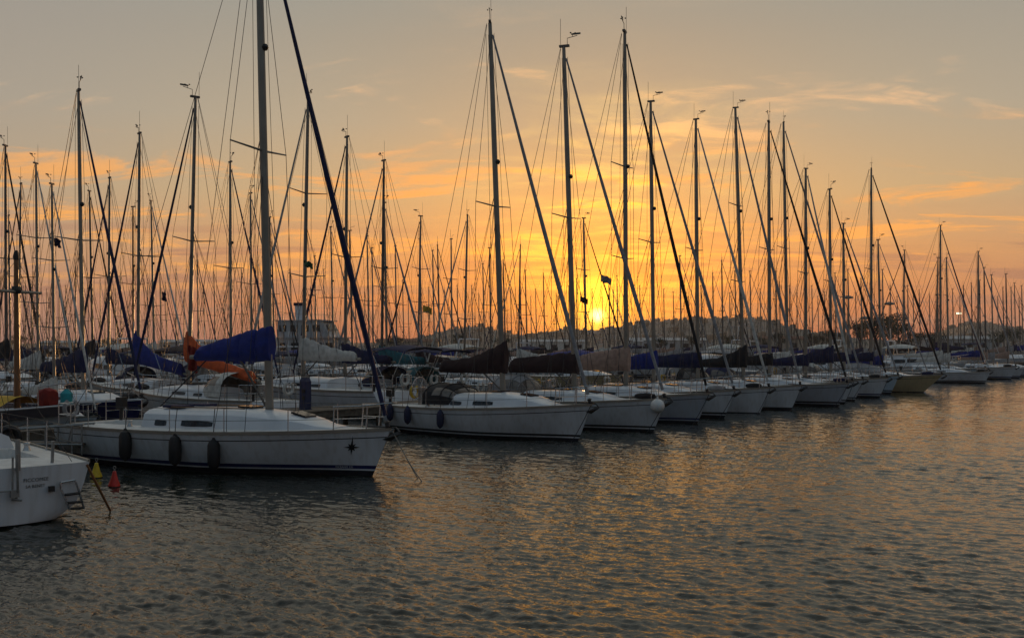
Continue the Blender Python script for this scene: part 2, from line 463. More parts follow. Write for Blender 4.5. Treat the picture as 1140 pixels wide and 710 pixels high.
        pts = [h.deckp(t, -.95) + Vector((0, 0, hs)) for t in (.88, .94)] + [h.deckp(1, 0) + Vector((.10, -.12, hs + .06)), h.deckp(1, 0) + Vector((.10, .12, hs + .06))] + [h.deckp(t, .95) + Vector((0, 0, hs)) for t in (.94, .88)]
        mb.tube(pts, .016, 6)
        for sd in (-1, 1):
            for t in (.88, .95): mb.tube([h.deckp(t, sd * .93), h.deckp(t, sd * .95) + Vector((.04, 0, hs))], .016, 6)
            mb.tube([h.deckp(.88, sd * .95) + Vector((0, 0, hs * .5)), h.deckp(.97, sd * .9) + Vector((0, 0, hs * .5))], .012, 5)
        part('pulpit', mb, STEEL)
        for sd in ((-1, 1) if P.get('pushpit', True) else ()):   # pushpit
            mb = MB()
            for z in (hs, hs * .5):
                mb.tube([h.deckp(.08, sd * .955) + Vector((0, 0, z)), h.deckp(.015, sd * .93) + Vector((0, 0, z)), h.deckp(.008, sd * .45) + Vector((0, 0, z))], .016, 6)
            for t, c in ((.08, .955), (.015, .93), (.008, .45)): mb.tube([h.deckp(t, sd * c), h.deckp(t, sd * c) + Vector((0, 0, hs))], .016, 6)
            part('pushpit', mb, STEEL)
        # anchor on the bow roller
        mb = MB(); a = h.deckp(1, 0)
        mb.tube([a + Vector((-.75, .06, .06)), a + Vector((.12, .06, .04)), a + Vector((.22, .06, -.06))], .026, 6)
        mb.add([a + Vector(p) for p in ((.20, .06, -.02), (-.16, -.14, -.24), (-.06, .06, -.30), (-.16, .26, -.24), (.26, .06, -.10))], [(0, 1, 2), (0, 2, 3), (4, 2, 1), (4, 3, 2), (0, 4, 1), (0, 3, 4)])
        part('anchor', mb, mat('anchor_iron', (.06, .06, .06), .6, .3), smooth=False)
        rk_ = P.get('seed', 0) + int(L * 10)
        mb = MB()                        # horseshoe buoy on the stern rail
        if P.get('buoy', True):
          c0 = h.deckp(.012, .55 if rk_ % 2 else -.55) + Vector((-.05, 0, .45)); mb.tube([c0 + Vector((0, .22 * math.sin(R(q_)), .22 * -math.cos(R(q_)))) for q_ in range(-150, 151, 30)][::1], .06, 7)
          part('horseshoe_buoy', mb, CV[('white', 'yellow', 'grey')[rk_ % 3]])
        if P.get('pushpit', True):
          mb = MB(); c0 = h.deckp(.03, -.75 if rk_ % 2 else .75) + Vector((0, 0, .5)); mb.box(c0, (.26, .2, .34)); mb.tube([c0 - Vector((0, 0, .1)), c0 - Vector((.04, 0, .75))], .05, 6); part('outboard_motor', mb, RUBBER)
        if P.get('bag', rk_ % 3 == 0):           # headsail bag lashed on the foredeck
            t0_ = .86; rings = []
            for i in range(8):
                f = i / 7; p_ = h.deckp(t0_ + .085 * f, .15); rr = .13 * math.sin(math.pi * (.12 + .76 * f)) ** .5
                rings.append([p_ + Vector((0, rr * 1.3 * math.cos(q_), .10 + rr * math.sin(q_) + .03 * noise.noise(Vector((i * .9, q_, rk_))))) for q_ in [2 * math.pi * j / 10 for j in range(10)]])
            mb = MB(); mb.loft(rings, 0, True, True); part('sail_bag', mb, CV[('black', 'navy', 'grey', 'black')[rk_ % 4]])
    if detail >= 2 and P.get('wheel', True):
        p = h.deckp(.12, 0) + Vector((0, 0, -.4)); mb = MB(); mb.torus(p + Vector((0, 0, .95)), .42, .016, 'x', 20, 6)
        for k in range(3):
            a = k * math.pi / 3; dv = Vector((0, math.cos(a), math.sin(a))) * .42; mb.tube([p + Vector((0, 0, .95)) - dv, p + Vector((0, 0, .95)) + dv], .009, 5)
        mb.box(p + Vector((.12, 0, .5)), (.2, .24, 1.0)); part('steering_wheel', mb, STEEL)
    if P.get('hood'):
        xa = h.x(ck[1], 1) - .75; xf = h.x(ck[1], 1) + .75; zz = h.sh(ck[1]) + .12; wd = min(cb.sec(.05)[2] * 1.12, B * .42)
        rg = hood_mesh(xa, xf, zz, wd, P.get('hood_h', .95)); n = len(rg)
        k0 = n // 2; m = len(rg[0]) - 1
        mb, cl_ = MB(), MB()
        for i in range(n - 1):
            for k in range(m):
                t_ = mb if (i < 2 or (3 <= k < m - 3 and i < n - 3) or k in (0, m - 1)) else cl_
                t_.add([rg[i][k], rg[i + 1][k], rg[i + 1][k + 1], rg[i][k + 1]], [(0, 1, 2, 3)])
        weld(mb); weld(cl_)
        hood = part('sprayhood', mb, CV[P['hood']]); part('window', cl_, CLEAR, hood)
        if detail >= 2:
            mb = MB()
            for i in (0, k0, n - 3): mb.tube([p + (p - Vector((p.x, 0, zz))).normalized() * .012 for p in rg[i]], .018, 5)
            for k in (3, m // 2, m - 3): mb.tube([rg[i][k] + Vector((0, 0, .012)) for i in range(k0, n)], .014, 5)
            part('hood_hoop', mb, CV[P['hood']], hood)
    if P.get('bimini'):
        xa, xf, zz = L * .03, L * .27, 2.75; rows = []
        for i in range(7):
            x = lerp(xa, xf, i / 6); rows.append([Vector((x, B * .42 * math.sin(a), zz + .22 * math.cos(a) - .10 * abs(i - 3) / 3 + .015 * math.sin(i * 2.6))) for a in [R(-80 + 20 * k) for k in range(9)]])
        mb = MB(); mb.grid(rows); rows2 = [[p + Vector((0, 0, .02)) for p in r] for r in rows]; mb.grid(rows2)
        bm = part('bimini', mb, CV[P['bimini']])
        mb = MB()
        for x in (xa + .1, xf - .1):
            for sd in (-1, 1): mb.tube([Vector((x, sd * B * .40, zz + .02)), Vector((L * .14, sd * B * .43, 1.0))], .014, 5)
        part('bimini_frame', mb, STEEL, bm)
    if P.get('tent'):
        xa, xf = L * .25, L * .62; rows = []
        for i in range(9):
            f = i / 8; x = lerp(xa, xf, f); hh = 1.0 * math.sin(math.pi * (.12 + .76 * f)) ** .7
            rows.append([Vector((x, B * .44 * math.cos(a), 1.0 + hh * math.sin(a) ** .8)) for a in [math.pi * k / 10 for k in range(11)]])
        mb = MB(); mb.grid(rows); part('boat_tent', mb, CV[P['tent']])
    info = dict(h=h, cb=cb, L=L, mx=mx, off=off, top=top, foot=foot, root=root, bz=bz)
    return root, info

def put(root, info, ang, bow=None, mastxy=None, stern=None):
    """set the yacht's heading and place it by bow, mast foot or stern"""
    u = Vector((math.cos(ang), math.sin(ang), 0)); L = info['L']
    if bow is not None: c = Vector((bow[0], bow[1], 0)) - u * (L / 2)
    elif stern is not None: c = Vector((stern[0], stern[1], 0)) + u * (L / 2)
    else: c = Vector((mastxy[0], mastxy[1], 0)) - u * (info['mx'] - L / 2)
    root.location = c; root.rotation_euler = (0, 0, ang)
    return Matrix.Translation(c) @ Matrix.Rotation(ang, 4, 'Z')

AX = R(-36.9)                                           # boats lie across the pier
U = Vector((.8, -.6)); V = Vector((.6, .8)); E0 = Vector((-12.9, 28.6))
def cperp(x, y): return (Vector((x, y)) - E0).dot(U)
def calong(x, y): return (Vector((x, y)) - E0).dot(V)
def pierpt(s, c): p = E0 + V * s + U * c; return p
BOXES = []                                              # (perp centre, along, half length, half beam)
def reserve(x, y, hl, hb): BOXES.append((cperp(x, y), calong(x, y), hl, hb))
def free(x, y, hl, hb):
    c, s = cperp(x, y), calong(x, y)
    return all(abs(c - b[0]) > hl + b[2] + .3 or abs(s - b[1]) > hb + b[3] + .15 for b in BOXES)

def fender(M, info, t, z0, z1, r, m, label, group, side=-1):
    h = info['h']; zc = (z0 + z1) / 2
    p = h.p(t, zc, side) + Vector(info['off']); hz = (z1 - z0) / 2
    w = M @ (p + Vector((0, side * (r + .01), 0)))
    root = empty('fender', (w.x, w.y, zc), M.to_euler().z)
    mb = MB(); pr = [(.03, -hz - .03), (.05, -hz), (r * .75, -hz + .04), (r, -hz + .14), (r * 1.03, 0), (r, hz - .14), (r * .75, hz - .04), (.05, hz), (.035, hz + .05)]
    mb.lathe(pr, 14); mb.build('cover', m, root)
    mb = MB(); rail = h.deckp(t, side * .955) + Vector(info['off']); rl = M @ (rail + Vector((0, 0, .6)))
    lp = Matrix.Rotation(-M.to_euler().z, 3, 'Z') @ (rl - Vector((w.x, w.y, zc)))
    mb.tube([(0, 0, hz + .03), lp * .55 + Vector((0, -.02 * -side, hz * .45)), lp], .010, 5); mb.build('rope', ROPED, root)
    tag(root, label, 'fender', group); return root

def rope_thing(pts, r, m, label, name='mooring_line', cat='rope', group=None, sag=0.0):
    a, b = Vector(pts[0]), Vector(pts[-1])
    if len(pts) == 2 and sag:
        pts = [a.lerp(b, i / 10) - Vector((0, 0, sag * math.sin(math.pi * i / 10))) for i in range(11)]
    mb = MB(); mb.tube(pts, r, 6); o = mb.build(name, m); return tag(o, label, cat, group)

YG = 'sailing yachts moored bow out along the front pier'
# ---- 1: the large white yacht with the compass rose
P1 = dict(L=10.3, B=3.3, H=15.0, fs=1.02, fb=1.16, rake=.52, tr=.25, mast=.644, cover='blue', hm=.84, ha=.22, cw=.25, cc=.9, boom=2.5, bz=1.36, bag=False, genoa='navy', gr=.072, mr=.105, gtop=.99,
          cabin=(.31, .86, .52, .62), cockpit=(.05, .29), panes=((.08, .15), (.24, .42)), hatches=(.5, .80), spreaders=(.50,), sl=1.12, mast_rake=.026, seed=1, wr=.010, wheel=False, wrap=.07, lf=.70, mast_mat=ALU)
y1, i1 = build_yacht('sailing_yacht', P1, 2)
A1 = R(-24.7)
M1 = put(y1, i1, A1, bow=(gx(435, 24.3), 24.3)); reserve(*y1.location.xy, 5.2, 1.9)
tag(y1, 'large white yacht with navy boot stripe, blue boom cover and compass rose on its bow', 'sailing yacht', YG)
h1 = i1['h']; o1 = Vector(i1['off'])
# compass rose on the starboard bow
def on_hull(h, t, z, side=-1, out=.006): return h.p(t, z, side) + Vector((0, side * out, 0)) + Vector(h_off)
h_off = o1
mb = MB(); tc, zc = .925, .72; pitch = h1.L
for k in range(8):
    a = k * math.pi / 4 + math.pi / 2; ln = .30 if k == 0 else (.20 if k % 2 == 0 else .13); w = .026
    c = on_hull(h1, tc, zc, -1, .010); q = on_hull(h1, tc + ln * math.cos(a) / pitch, zc + ln * math.sin(a), -1, .010)
    s1 = on_hull(h1, tc - w * math.sin(a) / pitch + .05 * math.cos(a) / pitch, zc + w * math.cos(a) + .05 * math.sin(a), -1, .010)
    s2 = on_hull(h1, tc + w * math.sin(a) / pitch + .05 * math.cos(a) / pitch, zc - w * math.cos(a) + .05 * math.sin(a), -1, .010)
    mb.add([c, s2, q, s1], [(0, 1, 2, 3)])
mb.build('compass_rose', BLACKS, y1, False)
def hull_text(body, size, h, off, t0, z0, side, m, parent, name, wrap=True, out=.012):
    cu = bpy.data.curves.new('lettering', 'FONT'); cu.body = body; cu.size = size; cu.resolution_u = 2
    ob = bpy.data.objects.new('lettering', cu); COL.objects.link(ob)
    dg = bpy.context.evaluated_depsgraph_get(); me = bpy.data.meshes.new_from_object(ob.evaluated_get(dg))
    bpy.data.objects.remove(ob); me.name = name
    for v in me.vertices:
        x, z = v.co.x, v.co.y
        if wrap: p = h.p(t0 + x / h.L, z0 + z, side) + Vector((0, side * out, 0)) + Vector(off)
        else:                             # on the transom, read from astern: text runs from port (left) to starboard... astern view
            zz = z0 + z; p = Vector((h.x(0, zz) - out - h.bulge * (1 - ((t0 - x) / h.y(0, zz)) ** 2), t0 - x, zz)) + Vector(off)
        v.co = p
    me.materials.clear(); me.materials.append(m)
    o = bpy.data.objects.new(name, me); COL.objects.link(o); o.parent = parent; return o
hull_text('OCEANIS 331', .085, h1, o1, .885, .185, -1, WHITE, y1, 'stripe_lettering')
# navy hatch covers and blue cockpit cushions
cb1 = i1['cb']
for q0, yv in ((.12, -.35), (.16, .3)):
    a = cb1.top(q0, yv) + o1; mb = MB(); mb.box((a.x, a.y, a.z + .03), (.62, .5, .06)); mb.build('hatch_cover', CV['navy'], y1, False)
for k, (t, nm) in enumerate(((.31, 'first'), (.475, 's'), (.585, 't'))):
    lab = ('black fender hung nearest the stern of the yacht with the compass rose', 'middle one of three black fenders on the compass rose yacht', 'black fender nearest the mast of the yacht with the compass rose')[k]
    fender(M1, i1, t + .01, .26 - .05 * k, 1.02 - .07 * k, .155, RUBBER, lab, 'black fenders on the large white yacht')
bowp = M1 @ (h1.deckp(1, 0) + o1)
rope_thing([bowp + Vector((.05, 0, -.05)), bowp + Vector((1.0, -.9, -1.35))], .012, ROPE, 'mooring line running from the compass rose bow down into the water', sag=.1)
rope_thing([bowp + Vector((.05, .1, -.05)), bowp + Vector((.8, -.25, -1.35))], .012, ROPE, 'second bow line beside the compass rose yacht, steeper of the pair', sag=.05)

# ---- row of yachts to the right: (bow px, d, mast px, top y, params, label)
DKS = ((.10, 1), (.15, 0), (.22, 2))
row = [
 (659, 33.1, 560, 22, dict(B=3.1, hood='black', hood_h=.74, cover='maroon', hm=1.25, ha=.42, cw=.24, cc=2.2, genoa='grey', stripe=BLACKS, stripes=DKS, mast_rake=.040, bz=.75, mr=.10, cabin=(.35, .84, .50, .62), cockpit=(.05, .34), sl=1.0),
  'white yacht with black arched sprayhood, maroon boom cover and three navy fenders'),
 (742, 36.7, 640, 50, dict(cover='maroon', hm=.85, ha=.5, cw=.28, cc=.8, genoa='grey', stripe=BLACKS, stripes=DKS, mast_rake=.035, mr=.10, hood='grey'),
  'white yacht with a round white buoy at its bow and dark maroon sail cover'),
 (790, 40.8, 697, 36, dict(cover='tan', hm=1.1, ha=.45, cw=.28, cc=.8, genoa='black', hull=GREY, stripes=DKS, mr=.095, mast_rake=.004, spreaders=(.36, .62)),
  'grey hulled yacht with pinkish tan sail cover and tallest mast right of the sun'),
 (819, 43.8, 728, 113, dict(cover='blue', hm=.9, ha=.36, cw=.24, genoa='grey', stripe=BLACKS, mast_rake=.012, bimini='blue'),
  'white yacht with blue bimini and blue boom cover beside the grey hull'),
 (858, 46.7, 777, 133, dict(cover='navy', hm=.8, ha=.42, cw=.26, cc=.8, genoa='white', stripe=BLACKS, stripes=((.05, 1), (.06, 0), (.07, 0)), mast_rake=.008),
  'white yacht with plain stripeless topsides and deep navy boom cover'),
 (893, 49.2, 828, 119, dict(cover='black', hm=1.3, ha=.35, cw=.24, cc=2.4, genoa='grey', stripe=BLACKS, stripes=((.14, 1), (.20, 0), (.26, 0)), mast_rake=.03, hood='black', spreaders=(.36, .64)),
  'white yacht with black boom cover rising steeply to its mast and thick dark waterline'),
 (945, 52.1, 857, 136, dict(cover='black', hm=.7, ha=.3, genoa='black', hull=GREY, stripe=BLACKS, cove=2, mast_rake=.004, hood='navy'),
  'pale grey yacht with a thin dark line below its sheer and low black cover'),
 (951, 54.9, 897, 188, dict(B=2.6, cover='navy', hm=.7, ha=.3, genoa='white', stripe=BLACKS, stripes=DKS, mast_rake=.0),
  'slim white yacht squeezed between the pale grey yacht and the grey bimini yacht'),
 (962, 57.6, 877, 136, dict(cover='white', hm=.8, ha=.3, genoa='grey', stripe=BLACKS, stripes=DKS, mast_rake=.016, bimini='grey'),
  'white yacht with white boom cover and grey bimini, right of the pale grey yacht'),
 (989, 61.0, 925, 211, dict(cover='navy', hm=1.2, ha=.4, cw=.24, genoa='black', stripe=NAVYS, mast_rake=.006),
  'white yacht with high peaked navy cover, second left of the cream hull'),
 (1001, 66.0, 940, 249, dict(cover='navy', hm=.7, ha=.3, genoa='grey', hull=PALEBLUE, stripe=BLACKS, mast_rake=.006, hood='white'),
  'pale green blue yacht directly left of and behind the cream hull'),
 (1050, 67.5, 970, 188, dict(cover='navy', hm=.7, ha=.32, genoa='black', hull=CREAM, stripe=ANTIB, stripes=((.06, 1), (.07, 0), (.08, 0)), rake=1.3, mast_rake=.0, tent='grey', gr=.08),
  'cream hulled yacht with raked bow and grey blue boat tent on deck'),
 (1098, 88.6, 1047, 251, dict(cover='white', hm=.7, ha=.3, genoa='navy', hull=PALEBLUE, stripe=ANTIB, stripes=((.06, 1), (.07, 0), (.08, 0)), rake=1.0, mast_rake=.0),
  'pale blue yacht with sharp raked bow, last clear hull before the right edge'),
 (1132, 95.0, 1089, 280, dict(cover='blue', hm=.7, ha=.3, genoa='grey', stripe=NAVYS, mast_rake=.0), 'small white yacht with blue cover partly behind the pale blue bow at right'),
]
ROWINFO = []
for k, (bpx, d, mpx, ty, P, lab) in enumerate(row):
    X = gx(bpx, d); ang = AX + R(random.uniform(-1.5, 1.5)); u = (math.cos(ang), math.sin(ang)); kk = (mpx - CX) / F0
    m = (X - kk * d) / (u[0] - kk * u[1]); L = max(8.3, min(10.3, m / .42)); dm = d - u[1] * m
    P = dict(P); P['L'] = L; P['mast'] = 1 - m / L; P.setdefault('B', min(3.1, L * .32)); P['H'] = gz(ty, dm); P['seed'] = k + 3; P['hm'] = P.get('hm', .9) * .88; P['ha'] = P.get('ha', .3) * .82; P['cw'] = P.get('cw', .2) * .85; P.setdefault('fb', 1.24)
    P.setdefault('wr', .011)
    r, inf = build_yacht('sailing_yacht', P, 2 if k < 7 else 1)
    Mx = put(r, inf, ang, bow=(X, d)); reserve(*r.location.xy, L / 2 + .2, P['B'] / 2)
    tag(r, lab, 'sailing yacht', YG); ROWINFO.append((r, inf, Mx))
r2, i2, M2 = ROWINFO[0]
for k, t in enumerate((.09, .21, .40)):
    fender(M2, i2, t, .45 - .06 * k, 1.04 - .06 * k, .13, NAVYF, ('navy fender nearest the stern of the yacht with the black sprayhood', 'middle navy fender on the yacht with the black sprayhood', 'navy fender nearest the bow on the yacht with the black sprayhood')[k], 'navy fenders on the sprayhood yacht')
for k, (r, inf, Mx) in enumerate(ROWINFO[:10]):
    bp = Mx @ (inf['h'].deckp(1, 0) + Vector(inf['off'])); nmz = ('black sprayhood yacht', 'yacht with the round white buoy', 'grey hull with tan cover', 'yacht with blue bimini', 'plain stripeless white yacht', 'yacht with steep black cover', 'pale grey yacht with sheer line', 'slim squeezed white yacht', 'yacht with grey bimini', 'yacht with high peaked navy cover')[k]
    aft = Mx @ (inf['h'].p(.80, .9, -1) + Vector(inf['off']) + Vector((0, -.05, 0)))
    rope_thing([bp + Vector((-.05, -.1, -.02)), Vector((lerp(bp.x, aft.x, .5) + .25, lerp(bp.y, aft.y, .5) - .45, -.05))], .014, ROPED, 'dark mooring line crossing the bow of the ' + nmz, sag=.06, group='bow mooring lines')
# round white buoy fender at bow of the second
r3, i3, M3 = ROWINFO[1]
w = M3 @ (i3['h'].p(.985, 1.0, -1) + Vector(i3['off']) + Vector((0.05, -.26, 0)))
mb = MB(); mb.lathe([(.26 * math.sin(math.pi * i / 12) + .003, -.26 * math.cos(math.pi * i / 12)) for i in range(13)], 18); mb.tube([(0, 0, .25), (0, 0, .33)], .04, 8); mb.tube([(0, 0, .3), (-.1, .1, .75)], .012, 5)
o = mb.build('ball_fender', mat('fender_white', (.7, .7, .68), .4)); o.location = w; tag(o, 'round white ball fender hung at a white bow', 'fender')

# ---- yacht in the lower left corner, stern towards us
PC = dict(L=8.8, B=3.15, H=12.5, fs=1.05, fb=1.2, rake=.6, tr=-.10, stern=.84, es=.15, zs=.02, buoy=False, pushpit=False, cover='black', genoa='grey', stripe=WHITE, stripes=((.02, 1), (.03, 0), (.04, 0)), cove=0, cabin=(.34, .8, .4, .6), cockpit=(.10, .31), hm=.5, wheel=False, stan=(.31, .46, .62, .78))
yc, ic = build_yacht('sailing_yacht', PC, 2)
AC = R(133)
MC = put(yc, ic, AC, stern=(gx(13, 17.7), 17.7)); reserve(*yc.location.xy, 4.6, 1.6)
tag(yc, 'white yacht cut by the left edge, its transom carrying a swim ladder and dark name', 'sailing yacht')
hc = ic['h']; oc = Vector(ic['off'])
hull_text('FICCOMEE', .092, hc, oc, -.14, .78, 1, BLACKS, yc, 'stern_name', wrap=False)
hull_text('SA BENET', .078, hc, oc, -.18, .67, 1, BLACKS, yc, 'port_name', wrap=False)
def tr(y, z, out=.02): return Vector((hc.x(0, z) - out - hc.bulge * (1 - min(1, y / max(.2, hc.y(0, z))) ** 2), y, z)) + oc
lad = MB(); yl, yr = -.78, -1.04
lad.tube([tr(yl, .72, .05), tr(yl, .60, .07), tr(yl - .18, .20, .09)], .02, 6); lad.tube([tr(yr, .74, .05), tr(yr - .05, .60, .07), tr(yr - .2, .18, .09)], .02, 6); lad.tube([tr(yl, .72, .05), tr(yr, .74, .05)], .02, 6)
ladder = lad.build('swim_ladder', STEEL, yc)
for f in (.45, .75, .97):
    mb = MB(); a = tr(lerp(yl, yl - .18, f), lerp(.72, .2, f), .08); b = tr(lerp(yr, yr - .2, f), lerp(.74, .18, f), .08); mb.tube([a, b], .026, 6); mb.build('rung', RUBBER, ladder)
mb = MB(); mb.box(tr(-.62, .62, .05), (.06, .10, .10)); mb.build('stern_light', RUBBER, yc, False)
# wind vane bracket and flagpole on the transom
mb = MB(); mb.tube([tr(-.02, .52, .05), tr(-.02, .66, .12), tr(.0, 1.30, .10)], .022, 6); mb.tube([tr(.06, .60, .10), tr(.06, 1.25, .06)], .018, 6); mb.box(tr(.02, .60, .08), (.08, .14, .12)); mb.tube([tr(.0, .66, .1), tr(.75, .68, .12)], .016, 6); mb.tube([tr(.06, .50, .06), tr(-.10, .48, .10)], .025, 6)
mb.build('vane_bracket', IRON, yc)
mb = MB(); mb.tube([tr(-.04, 1.0, .04), tr(-.04, 1.55, -.02)], .045, 6); mb.build('wind_vane_post', IRON, yc)
mb = MB(); mb.tube([tr(-.72, 1.0, -.25), tr(-.72, 1.46, -.25)], .03, 6); mb.build('davit_post', IRON, yc)
a = MC @ tr(-1.27, 1.0, .0); b = Vector((gx(123, 19.2), 19.2, .02))
rope_thing([a, b], [.026, .022], WOOD, 'thin boat hook slanting from the corner yacht stern down into the water', 'boat_hook', 'boat hook')

# ---- buoys
def buoy(px, d, m, lab, s):
    r = empty('mooring_buoy', (gx(px, d), d, 0))
    mb = MB(); mb.lathe([(.02, -.1), (.30 * s, -.08), (.34 * s, .05), (.30 * s, .14), (.20 * s, .32), (.13 * s, .52), (.10 * s, .60), (.11 * s, .62), (.05, .66)], 18); mb.build('float', m, r)
    mb = MB(); mb.tube([(0, 0, .6), (0, 0, .74)], .03, 6); mb.torus((0, 0, .79), .06, .018, 'y', 12, 6); mb.build('ring', m if s > 1 else IRON, r)
    mb = MB(); mb.lathe([(.345 * s, -.02), (.352 * s, .03), (.345 * s, .06)], 18); mb.build('weed_band', ANTIB, r)
    tag(r, lab, 'buoy'); r.rotation_euler = (R(4), R(3), 0); r.scale = (.5, .5, .56); return r
buoy(107, 24.2, YBUOY, 'small yellow cone buoy floating between the two nearest yachts', .85)
buoy(127, 22.6, RBUOY, 'small red cone buoy floating beside the yellow one', .80)

# ---- pier
pr = empty('wooden_pier', (E0.x, E0.y, 0), math.atan2(.8, .6))     # local x along the pier, +y = away from the open water
mb = MB(); S0, S1 = -14, 150
n = int((S1 - S0) / .16)
for i in range(n):
    x = S0 + i * .16; mb.box((x, 1.1, .80 + random.uniform(-.004, .004)), (.145, 2.15 + random.uniform(-.05, .05), .05))
mb.build('planking', PLANK, pr, False)
for y in (.12, 2.08):
    mb = MB(); mb.box(((S0 + S1) / 2, y, .66), (S1 - S0, .14, .22)); mb.build('edge_beam', PLANK, pr, False)
pm = None
for x in range(S0, 60, 3):
    for y in (.16, 2.04):
        if pm is None:
            mb = MB(); mb.tube([(0, 0, -1), (0, 0, .55)], .11, 10); pm = mb.build('pile', PLANK, pr); o = pm
        else: o = pm.copy(); COL.objects.link(o); o.parent = pr
        o.location = (x, y, 0)
tag(pr, 'long weathered wooden pier running behind the sterns of the front row', 'pier')
# gangway frame at the stern of the large yacht
g = empty('gangway', (gx(80, 26.6), 26.6, .55), R(-6))
mb = MB(); mb.box((-.9, .3, .02), (2.3, .5, .05)); mb.build('walkway', PLANK, g, False)
for y in (.0, .6):
    mb = MB(); mb.tube([(-2.0, y, .38), (.32, y, .55)], .03, 6); mb.tube([(-2.0, y, .02), (.3, y, .02)], .03, 6)
    for x in (-1.6, -.75, .0, .28): mb.tube([(x, y, -.25), (x, y, lerp(.38, .55, (x + 2) / 2.3))], .024, 6)
    mb.tube([(.0, y, .5), (-.12, y, .02)], .02, 6); mb.build('handrail', IRON, g)
tag(g, 'grey metal gangway with handrails on the pier behind the corner yacht', 'gangway')
for k, px in enumerate((3, 14)):
    d = 26.6 - .4 * k; o = MB(); o.torus((0, 0, 0), .24, .10, 'y', 18, 8); t = o.build('tyre_fender', RUBBER); t.location = (gx(px, d), d - .2, gz(480 + 6 * k, d)); t.rotation_euler = (0, 0, R(40))
    tag(t, ('old black tyre hung on the pier at the left edge', 'old black tyre on the pier, second from the left edge')[k], 'tyre', 'tyre fenders')
    rope_thing([t.location + Vector((0, 0, .22)), t.location + Vector((.25, .45, .32))], .012, ROPED, ('short dark rope holding the tyre at the left edge', 'short dark rope holding the second tyre from the left edge')[k], 'tyre_rope')

# ---- dark wooden boat behind the pier at the left
def caique():
    L, B = 8.5, 2.7; h = Hull(L, B, .95, 1.35, .9, .1, .6); off = (-L / 2, 0, 0); root = empty('wooden_boat')
    hull_mesh(h, 20, ((.08, 1), (.09, 0), (.10, 0)), 0).build('hull', [mat('boat_paint_bluegrey', (.35, .42, .47), .5, var=.25), ANTI, BLACKS, BLACKS], root, True, off, 50)
    for sd in (-1, 1):
        mb = MB(); rings = []
        for i in range(21):
            t = i / 20; p = h.deckp(t, sd); rings.append([Vector((p.x, p.y + sd * .05, p.z - .24)), Vector((p.x, p.y + sd * .06, p.z + .06)), Vector((p.x, p.y - sd * .05, p.z + .06)), Vector((p.x, p.y - sd * .05, p.z - .20))])
        mb.loft(rings, 0, True, True); mb.build('bulwark', mat('boat_paint_black', (.012, .014, .025), .4), root, False, off)
        mb = MB(); mb.tube([h.deckp(i / 20, sd) + Vector((0, sd * .05, .075)) for i in range(21)], .028, 6); mb.build('rubbing_strake', mat('boat_paint_white', (.7, .7, .68), .4), root, True, off)
    deck_mesh(h, 16, (.1, .3)).build('deck', TEAK, root, True, off)
    cb = Cabin(h, .2, .5, .75, .55); c = cb.mesh().build('cabin', WHITE, root, True, off)
    for sd in (-1, 1): cb.pane(.15, .4, sd).build('window', GLASSD, c, True, off); cb.pane(.5, .75, sd).build('window', GLASSD, c, True, off)
    mb = MB(); mb.tube([(L * .705, 0, 1.1), (L * .705 - .05, 0, 6.0)], [.10, .07], 10); ms = mb.build('mast', WOOD, root, True, off)
    mb = MB(); mb.tube([(L * .705, -.9, 4.9), (L * .705, .9, 4.9)], .05, 6); mb.build('crosstree', ALU, ms, True, off)
    mb = MB(); mb.lathe([(.12, 0), (.16, .1), (.12, .22)], 10, (L * .705 - .05, 0, 4.85)); mb.build('mast_lamp', RUBBER, ms, True, off); mb = MB(); mb.lathe([(.08, 0), (.1, .1), (.05, .3)], 8, (L * .705 - .05, 0, 5.9)); mb.build('mast_cap', RUBBER, ms, True, off)
    mb = MB()
    for sd in (-1, 1): mb.tube([h.deckp(.6, sd * .9), Vector((L * .705, sd * .85, 4.9)), Vector((L * .705 - .05, 0, 5.9))], .008, 4)
    mb.tube([h.deckp(1, 0), Vector((L * .705 - .05, 0, 5.8))], .01, 4); mb.build('shroud', WIRE, root, True, off)
    # red covered bundle, yellow dinghy cover
    mb = MB(); rings = []
    for i in range(9):
        f = i / 8; rr = .25 * math.sin(math.pi * (.1 + .8 * f)) ** .25
        rings.append([Vector((L * .855 + lerp(-.22, .26, f), rr * math.copysign(abs(math.cos(a)) ** .5, math.cos(a)) * 1.05, 1.25 + .34 + rr * 1.2 * math.copysign(abs(math.sin(a)) ** .55, math.sin(a)) * (1 + .25 * noise.noise(Vector((f * 5, a * 1.6, 0)))))) for a in [2 * math.pi * k / 12 for k in range(12)]])
    mb.loft(rings, 0, True, True); mb.build('engine_cover', CV['red'], root, True, off)
    rows = [[Vector((lerp(L * .5, L * .74, i / 6), lerp(-.85, .85, k / 6), 1.35 + .28 * math.sin(math.pi * k / 6) + .05 * noise.noise(Vector((i, k, 3))))) for k in range(7)] for i in range(7)]
    mb = MB(); mb.grid(rows); mb.build('tarpaulin', CV['yellow'], root, True, off)
    mb = MB(); mb.lathe([(.05, -.3), (.17, -.2), (.18, .15), (.06, .28)], 10, (L * .955, -.05, 1.6)); mb.build('rolled_cover', CV['aqua'], root, True, off)
    mb = MB()
    mb.tube([h.deckp(.88, -.9) + Vector((0, 0, .06)), h.deckp(.88, -.9) + Vector((0, 0, .7)), h.deckp(1, 0) + Vector((0, 0, .75)), h.deckp(.88, .9) + Vector((0, 0, .7)), h.deckp(.88, .9)], .02, 6); mb.build('pulpit', STEEL, root, True, off)
    return root, dict(L=L, mx=L * .705, h=h, off=off)
wb, wi = caique(); MW = put(wb, wi, AX + R(14), bow=(gx(86, 30.3), 30.3)); reserve(*wb.location.xy, 4.4, 1.6)
